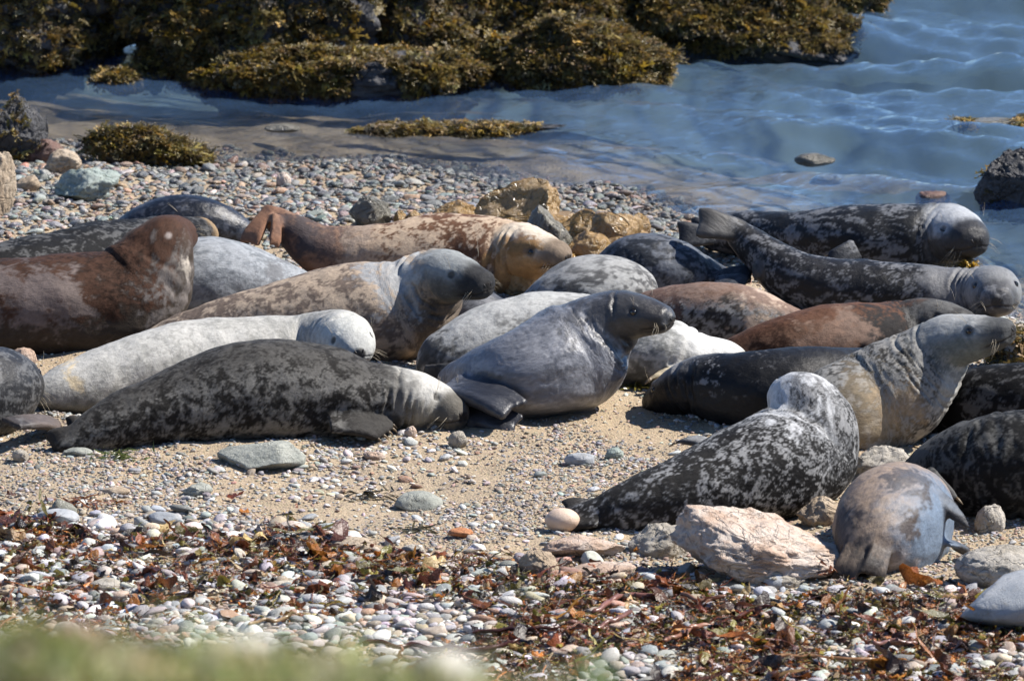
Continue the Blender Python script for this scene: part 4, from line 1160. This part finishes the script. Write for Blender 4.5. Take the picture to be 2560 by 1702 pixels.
def far_rocks():
    G = dict(ground=ZW - .05, cat='rock', sub=6)
    A = [
     ((-330, 390, -260, 212), 'weed-draped rock slope on the far side of the channel, at the picture edge', 101, .8, 900, dict(facets=12, cut=(.5, .9), rough=.22, ridge=.10)),
     ((260, 960, -330, 222), 'tall dark weedy rock face in the middle of the far shore', 102, .8, 1100, dict(facets=14, cut=(.5, .9), rough=.22, ridge=.10)),
     ((780, 1500, -330, 200), 'weedy crag with a bare grey knob on the far shore', 103, .8, 1000, dict(facets=14, cut=(.5, .9), rough=.24, ridge=.10)),
     ((478, 1225, 118, 252), 'long low weed-covered rock lying in the channel', 104, .32, 1300, dict(facets=8, rough=.26, fq=2.2)),
     ((1212, 1690, 46, 236), 'broad weed-topped boulder jutting into the channel', 105, .6, 1000, dict(facets=10, cut=(.55, .95), rough=.2, ridge=.05, shear=(-.18, 0))),
     ((1430, 2160, -130, 150), 'dark ridge of weedy rock running out to the open water', 106, .45, 1200, dict(facets=14, cut=(.45, .9), rough=.22, ridge=.12, shear=(-.22, 0))),
     ((1960, 2225, -60, 50), 'outermost weedy rock at the tip of the far ridge', 107, .7, 380, dict(facets=10, cut=(.5, .9), rough=.2, shear=(-.15, 0))),
     ((860, 1240, 40, 215), 'dark weedy shoulder between the low channel rock and the broad boulder', 117, .6, 420, dict(facets=10, cut=(.5, .9), rough=.2, ridge=.08)),
     ((1180, 1560, -60, 170), 'weedy crag behind the broad boulder', 118, .6, 520, dict(facets=12, cut=(.5, .9), rough=.24, ridge=.1)),
     ((380, 620, 20, 225), 'dark weedy buttress behind the low channel rock', 119, .7, 300, dict(facets=10, cut=(.5, .9), rough=.2, ridge=.1)),
     ((232, 372, 170, 232), 'bare dark rock at the foot of the far slope', 108, .8, 60, dict(facets=8, ridge=.06)),
     ((330, 420, 108, 215), 'bare grey upright rock catching the light on the far shore', 109, .6, 30, dict(facets=10, ridge=.06)),
    ]
    for box, lab, seed, dep, n, kw in A:
        q = dict(G); q.update(kw)
        o = rock('shore_rock', box, R_DARK, lab, seed, dep, .3, group='weedy rocks across the channel', **q)
        drape(o, int(n * 7.5), .040, seed, .03, -.25, .22)
    o = rock('shore_rock', (870, 1420, 310, 338), R_DARK, 'long strip of weed barely above water in the channel', 110, .25, .5, group='weedy rocks across the channel', ground=ZW - .02, sub=6, facets=4, rough=.3, fq=2.4)
    drape(o, 800, .038, 5, .0, .02, .48)
    o = rock('rock', (216, 528, 322, 392), R_SLATE, 'weed-covered hump on the back shingle at the water edge', 111, .5, .25, 5, facets=6, rough=.2, shear=(-.25, 0))
    drape(o, 1700, .036, 6, .02, 0, .25)
    o = rock('rock', (-70, 120, 232, 395), R_DARK, 'dark leaning slab with weed on its shaded side, at the picture edge', 112, .6, .2, 6, facets=14, cut=(.4, .85), ridge=.09, skew=.5)
    drape(o, 60, .036, 7, .02, -.3, .6)
    o = rock('rock', (2415, 2640, 372, 545), R_DARK, 'tall black rock in the water at the picture edge', 113, .6, .15, 6, ground=ZW - .02, facets=12, cut=(.45, .9), ridge=.08, skew=.35)
    drape(o, 160, .04, 8, .02, .1, .5)
    o = rock('rock', (2365, 2450, 655, 695), R_GOLD, 'orange weedy rock between the two seals at the water edge', 114, .8, .2, 4)
    drape(o, 60, .04, 9, .01, 0, .2)
    o = rock('rock', (2470, 2640, 830, 930), R_PALE, 'barnacled weedy rock beside the chin of the upright grey seal', 115, .8, .2, 5, ridge=.05)
    drape(o, 90, .045, 10, .02, 0, .3)
    o = rock('rock', (2390, 2600, 296, 322), R_SLATE, 'weed tip awash near the picture edge, out in the sea', 116, .4, .5, 4, ground=ZW - .01)
    drape(o, 40, .06, 11, .0, 0, .2)
far_rocks()

# ------------------------------------------------------------------ pebbles
def pebble_mesh(seed, sub=2):
    v, f = rock_shape(seed, sub, facets=int(np.random.default_rng(seed).integers(1, 10)), cut=(.48, .92), rough=.13, fq=1.2)
    return mesh_from('pebble', v * np.array((1, .78, .46)), f)
PEB_I, PEB_O = mat_pebble('pebble_stone', 'inst'), mat_pebble('loose_pebble_stone', 'obj')
PEB_WET = mat_pebble('wet_pebble_stone', 'inst', (.18, .5))
PB = source_coll('pebble_source', [pebble_mesh(400 + i) for i in range(14)], PEB_I)
PBW = source_coll('wet_pebble_source', [pebble_mesh(440 + i) for i in range(14)], PEB_WET)
GRAV = source_coll('grit_source', [pebble_mesh(470 + i, 2) for i in range(8)], PEB_I)

C_BACK = ([(.20, .215, .20), (.115, .125, .125), (.33, .325, .29), (.36, .225, .135), (.29, .205, .135), (.48, .43, .37), (.245, .275, .26), (.36, .27, .24), (.055, .055, .06)], [5, 5, 2.4, 2.8, 2.6, 1.2, 3.4, 1.2, 2.2])
C_FRONT = ([(.42, .42, .41), (.55, .53, .49), (.30, .31, .31), (.42, .33, .25), (.54, .48, .42), (.22, .22, .21), (.36, .28, .20), (.65, .63, .60), (.30, .17, .11)], [4, 4, 4, 2.6, 2.4, 2, 2, 2, .8])
C_GRIT = ([(.34, .27, .19), (.44, .33, .24), (.26, .25, .235), (.48, .44, .39), (.38, .24, .17), (.15, .148, .145), (.34, .345, .345)], [3.4, 2.4, 3.6, 2.8, 1.5, 2.2, 3])

def to_px(x, y, z=0.0):
    d = np.stack([x, y, np.full_like(x, z) - CAM_H], 1)
    dep = d @ FWD
    return CX + FPX * d[:, 0] / dep, CY - FPX * (d @ UPV) / dep

SPX = np.concatenate([np.array([[*([*gp(s[0], s[1] + s[2] * .9)[:2]]), s[2]] for s in sp['st'] if len(s) < 4 or s[3] is None]) for sp in SEALS if any(len(s) < 4 or s[3] is None for s in sp['st'])])

def region(n, x0, x1, y0, y1, dens):
    x = rng.uniform(x0, x1, n); y = rng.uniform(y0, y1, n)
    u, v = to_px(x, y)
    k = rng.random(n) < dens(x, y, u, v)
    k &= (u > -160) & (u < 2720) & (v < 1800)
    return x[k], y[k]

def lay(name, x, y, size, cols, coll, lift=.25, flat=(.75, 1.1), parent=None):
    n = len(x)
    s = size
    sc = np.stack([s * rng.uniform(.85, 1.25, n), s * rng.uniform(.8, 1.15, n), s * rng.uniform(*flat, n)], 1) * .5
    z = gz(x, y) + sc[:, 2] * .55 * lift * 2
    rot = np.stack([rng.normal(0, .22, n), rng.normal(0, .22, n), rng.uniform(0, 6.283, n)], 1)
    o = scatter(name, np.stack([x, y, z], 1), rot, sc, cols, rng.integers(0, len(coll.objects), n), coll, parent)
    return tag(o, kind='stuff')

def band(u):                                  # upper rim of the pebble band, in rows of the picture
    return np.interp(u, (0, 520, 900, 1250, 1500, 1900, 2200, 2560), (1285, 1290, 1345, 1400, 1425, 1450, 1480, 1470))

def pebbles():
    # back shingle
    x, y = region(90000, -4.0, 3.6, 29.6, 34.9, lambda x, y, u, v: np.where((shore_d(x, y) > -1.0) & (shore_d(x, y) < 3.3), sstep(740, 560, v) * (.55 + .45 * sstep(3.2, 1.5, shore_d(x, y))), 0) * sstep(-1.0, -.1, shore_d(x, y)) * .55)
    n = len(x)
    s = np.clip(np.exp(rng.normal(math.log(.027), .42, n)), .012, .075)
    tag(lay('shingle', x, y, s, pick(*C_BACK, n) * (.5 + .42 * sstep(-.1, 1.1, shore_d(x, y)))[:, None], PBW, .35), 'rounded grey, green and tan shingle behind the seals')
    # fine grit over the sand
    x, y = region(260000, -3.2, 3.2, 22.9, 31.0, lambda x, y, u, v: np.clip((fbm(xy3(x * 1.6, y * 1.1), 71, 3) - .36) * 3.5, .12, 1) * .8)
    n = len(x)
    s = np.clip(np.exp(rng.normal(math.log(.0112), .42, n)), .005, .03)
    tag(lay('gravel', x, y, s, pick(*C_GRIT, n), GRAV, .3), 'fine mixed gravel lying over the tan sand')
    # scattered small stones on the sand
    x, y = region(44000, -3.2, 3.2, 23.6, 30.0, lambda x, y, u, v: np.clip((fbm(xy3(x * 1.3, y * .9, 7), 81, 3) - .46) * 3.2, .03, .8) * .8)
    n = len(x)
    s = np.clip(np.exp(rng.normal(math.log(.019), .42, n)), .010, .06)
    tag(lay('small_stones', x, y, s, pick(*C_FRONT, n), PB, .25), 'small stones strewn over the open sand')
    # strand-line pebble band in front
    x, y = region(42000, -2.6, 2.7, 22.7, 26.0, lambda x, y, u, v: sstep(-25, 50, v - band(u)) * (.35 + .65 * sstep(.35, .6, fbm(xy3(x * 1.5, y * 1.5, 3), 91, 3))) * np.where(u > 1250, .62, 1))
    n = len(x)
    s = np.clip(np.exp(rng.normal(math.log(.029), .52, n)), .010, .095)
    tag(lay('strand_pebbles', x, y, s, pick(*C_FRONT, n), PB, .35), 'pale rounded pebbles of the strand line in front')
    # the largest loose pebbles, one by one, as pieces of the beach
    meshes = [pebble_mesh(500 + i, 3) for i in range(12)]
    for me in meshes: me.materials.append(PEB_O)
    k, tries, placed = 0, 0, []
    cx = pick(*C_FRONT, 400); cb = pick(*C_BACK, 400)
    while k < 290 and tries < 9000:
        tries += 1
        if k < 205:
            u = rng.uniform(-20, 2580); v = band(u) + rng.uniform(-20, 300) if k < 175 else rng.uniform(1130, 1420)
            if v > 1720: continue
            sz = rng.uniform(.052, .105) if k < 175 else rng.uniform(.04, .07)
            c = cx[k]
        else:
            u = rng.uniform(-20, 1750); v = rng.uniform(400, 620); sz = rng.uniform(.055, .10); c = cb[k]
        g = gp(u, v)
        if k >= 205 and (shore_d(g[0], g[1]) < .05 or g[1] < 30.6): continue
        if any((g[0] - q[0]) ** 2 + (g[1] - q[1]) ** 2 < (sz * .55 + q[2] * .55) ** 2 for q in placed): continue
        if 175 <= k < 205 and np.min(np.hypot(SPX[:, 0] - g[0], SPX[:, 1] - g[1] + .2)) < .35: continue
        placed.append((g[0], g[1], sz))
        o = add('pebble', meshes[k % 12], None, beach)
        fl = rng.uniform(.7, 1.15)
        o.scale = (sz * .5 * rng.uniform(.9, 1.25), sz * .5 * rng.uniform(.8, 1.1), sz * .5 * fl)
        o.location = (g[0], g[1], float(gz(g[0], g[1])) + sz * .5 * fl * .30)
        o.rotation_euler = (rng.normal(0, .2), rng.normal(0, .2), rng.uniform(0, 6.28))
        o.color = (*c, 1)
        k += 1
pebbles()

# ------------------------------------------------------------------ wrack, kelp stalks, grass bank
def wrack():
    def dens(x, y, u, v):
        b = band(u)
        n = fbm(xy3(x * 1.4, y * 1.1, 5), 131, 3)
        upper = np.exp(-((v - b - 70) / 45) ** 2)
        right = sstep(900, 1500, u) * sstep(10, 80, v - b) * .9
        left = sstep(60, 120, v - b) * .28
        return np.clip(np.maximum(np.maximum(upper, right), left) * sstep(.28, .55, n) * 1.2, 0, 1)
    x, y = region(80000, -2.6, 2.7, 22.7, 26.0, dens)
    n = len(x)
    s = np.clip(np.exp(rng.normal(math.log(.030), .5, n)), .012, .12)
    big = rng.random(n) < .012
    s = np.where(big, rng.uniform(.08, .17, n), s)
    cols = pick([(.16, .052, .022), (.30, .115, .025), (.10, .085, .018), (.028, .018, .014), (.40, .28, .14), (.20, .155, .03), (.085, .035, .022)], [4, 2.6, 2.6, 3.4, 1.2, 1.4, 3], n, .3)
    rot = np.stack([rng.normal(0, .2, n), rng.normal(0, .2, n), rng.uniform(0, 6.283, n)], 1)
    fi = rng.integers(0, 10, n)
    z = gz(x, y) + .008 + rng.random(n) * .02
    tag(scatter('seaweed_wrack', np.stack([x, y, z], 1), rot, np.stack([s * np.where(fi >= 5, 1.9, 1.0), s, s], 1), cols, fi, FLAKES), 'red-brown and olive scraps of torn kelp along the strand line', None, None, 'stuff')
    # stalks
    for i, (pts, r, c, lab) in enumerate([
        ([(905, 1632), (990, 1626), (1080, 1630), (1180, 1640), (1300, 1634)], .014, (.10, .032, .022), 'long dark red kelp stalk lying across the lower pebbles'),
        ([(1180, 1606), (1270, 1600), (1360, 1606), (1400, 1602)], .012, (.085, .03, .02), 'shorter dark kelp stalk behind the long dark red one'),
        ([(1660, 1640), (1700, 1610), (1745, 1582), (1790, 1570)], .014, (.40, .20, .12), 'orange-pink kelp stalk slanting up from the pebbles'),
        ([(1480, 1545), (1530, 1525), (1570, 1510), (1640, 1505)], .017, (.36, .18, .14), 'thick pinkish kelp blade before the pink boulder'),
        ([(1420, 1590), (1480, 1588), (1530, 1570), (1580, 1550)], .015, (.30, .15, .11), 'pink-brown kelp strap lying left of the slanting stalk'),
        ([(1700, 1525), (1760, 1520), (1815, 1522)], .014, (.38, .22, .14), 'straight tan kelp stem in the middle of the wrack'),
        ([(1840, 1560), (1900, 1540), (1960, 1530)], .013, (.12, .04, .02), 'dark brown kelp stem beneath the two-tone young seal'),
        ([(1930, 1668), (2040, 1670), (2130, 1668), (2200, 1672)], .012, (.42, .24, .11), 'long ochre kelp stem low in the corner'),
        ([(620, 1600), (680, 1580), (740, 1566)], .011, (.42, .30, .15), 'pale tan kelp strap above the green bank'),
        ([(2180, 1640), (2230, 1625), (2300, 1630)], .013, (.32, .17, .13), 'pinkish kelp strap near the lower corner of the beach'),
        ]):
        P = []
        for a, b in pts:
            g = gp(a, b); P.append((g[0], g[1], float(gz(g[0], g[1])) + .035 + .012 * rng.random()))
        C = catmull(np.array(P), 22)
        C[:, 2] += (fbm(C * 9, i, 2) - .5) * .03
        C[:, 1] += (fbm(C * 6 + 3, i + 40, 2) - .5) * .14
        rr = r * .62 * (.8 + .5 * fbm(C * 14 + i, i + 5, 2)); rr[0] *= .4; rr[-1] *= .35
        v, f = tube(C, rr, 10)
        mid = np.array([C[:, 0].mean(), C[:, 1].mean(), 0])
        v = v - mid
        o = add('kelp_stalk', mesh_from('kelp_stalk', v, f), WEED_OBJ, None, mid)
        o.color = (c[0] * .7, c[1] * .65, c[2] * .65, 1)
        tag(o, lab, 'kelp', 'kelp stalks in the strand line')
    # weed scraps on the sand
    for i, (px, py, r, nn, lab) in enumerate([
        (305, 1152, .12, 60, 'small dark green weed clump on the sand below the charcoal sleeper'),
        (1900, 960, .0, 0, ''), (1590, 965, .16, 110, 'olive weed clump between the slate seal and the black snout'),
        (200, 1266, .10, 60, 'reddish weed clump above the pebble band'), (925, 1240, .10, 50, 'thin dark weed strands by the buried grey-green stone'), (1030, 1335, .06, 36, 'little weed tuft beside the orange stone')]):
        if not nn: continue
        g = gp(px, py); g[2] = float(gz(g[0], g[1]))
        VV, FF = [], []
        r2 = np.random.default_rng(600 + i)
        for k in range(nn):
            th = r2.uniform(0, 6.28); q = abs(r2.normal(0, r * .5))
            v, f = ribbon(np.array((q * math.cos(th) * 1.5, q * math.sin(th), .006 + .012 * r2.random())), np.array((math.cos(th * 3), math.sin(th * 3), .12)), np.array((0, 0, 1.0)), r2.uniform(.03, .09), .008, 4, r2, .2, .6)
            c = len(VV); VV += v; FF += [tuple(j + c for j in t) for t in f]
        o = add('seaweed_clump', mesh_from('seaweed_clump', np.array(VV), FF), WEED_OBJ, None, g)
        o.color = [(.07, .09, .02, 1), (0, 0, 0, 1), (.13, .11, .02, 1), (.16, .06, .02, 1), (.05, .04, .02, 1), (.06, .05, .02, 1)][i]
        tag(o, lab, 'seaweed', 'weed clumps on the sand')
wrack()

def bank():
    # the grassy edge the picture was taken over
    m = NT('bank_turf')
    n = m.noise(m.pos(), 9, 4)
    turf = m.done(m.mix(m.rng(n, .35, .65), (.10, .12, .035), (.24, .20, .09)), .9)
    K = .79
    def bz(X, Y):
        return CAM_H - (CAM_H - bz0(X / K, Y / K)) * K
    def bz0(X, Y):
        top = np.interp(X, (-6, -.62, -.50, -.30, -.15, -.06, .05, .3, 6), (4.14, 4.085, 4.072, 4.062, 4.05, 4.025, 3.98, 3.9, 3.8))
        n = (fbm(xy3(X * 6, Y * 6), 141, 3).reshape(X.shape) - .5) * .04
        front = 8.6
        z = top + n
        return np.where(Y > front - .6, top + n - np.clip(Y - front + .6, 0, 9) ** 1.6 * 1.9, z)
    me = grid_mesh('grassy_bank', axis(-14, -.8, .45, 14, .035), np.concatenate([np.arange(2.0, 5.4, .25), np.arange(5.4, 7.6, .04), [7.8, 8.1, 8.4]]), bz)
    co = np.array([v.co[:] for v in me.vertices])
    tag(add('grassy_bank', me, turf), 'grassy bank edge blurred in front of the camera', None, None, 'structure')
    k = rng.integers(0, len(co), 24000)
    k = k[(co[k, 1] > 5.6) & (co[k, 1] < 7.2) & (co[k, 0] > -.8) & (co[k, 0] < .45)]
    P = co[k] + rng.normal(0, .02, (len(k), 3)) * np.array((1, 1, 0))
    r = np.random.default_rng(9)
    src = []
    for s in range(4):
        V, F = [], []
        for q in range(9):
            th = r.uniform(0, 6.28)
            v, f = ribbon(np.array((r.normal(0, .25), r.normal(0, .25), 0)), np.array((math.cos(th) * .5, math.sin(th) * .5, 1)), np.array((math.cos(th), math.sin(th), .1)), r.uniform(.5, 1), .09, 4, r, .3, .4)
            c = len(V); V += v; F += [tuple(j + c for j in t) for t in f]
        src.append(mesh_from('grass_blades', np.array(V), F))
    gc = source_coll('grass_source', src, WEED)
    n = len(P)
    s = .05 * np.exp(rng.normal(0, .3, n))
    pat = fbm(P * 5, 151, 2)[:, None]
    cols = pick([(.25, .28, .08), (.38, .36, .15), (.52, .45, .26), (.16, .20, .07)], [4, 4, 3, 2], n) * (.7 + .6 * pat)
    tag(scatter('grass', P, np.stack([rng.normal(0, .2, n), rng.normal(0, .2, n), rng.uniform(0, 6.28, n)], 1), np.stack([s, s, s], 1), cols, rng.integers(0, 4, n), gc), 'blurred green and straw grass on the bank edge', None, None, 'stuff')
    for i, (px, py, c, lab) in enumerate([(165, 1622, (.52, .33, .25), 'blurred pinkish stone in the grass of the bank'), (610, 1640, (.42, .38, .33), 'blurred greyish stone in the grass of the bank'), (1100, 1690, (.50, .47, .40), 'blurred pale stone at the low end of the bank')]):
        Y = 6.4
        g = at(px, py, Y)
        v, f = rock_shape(700 + i, 3, facets=4)
        o = add('stone', mesh_from('stone', v * np.array((.045, .04, .028)), f), PEB_O, None, g - np.array((0, 0, .004)))
        o.color = (*c, 1)
        tag(o, lab, 'stone')
bank()
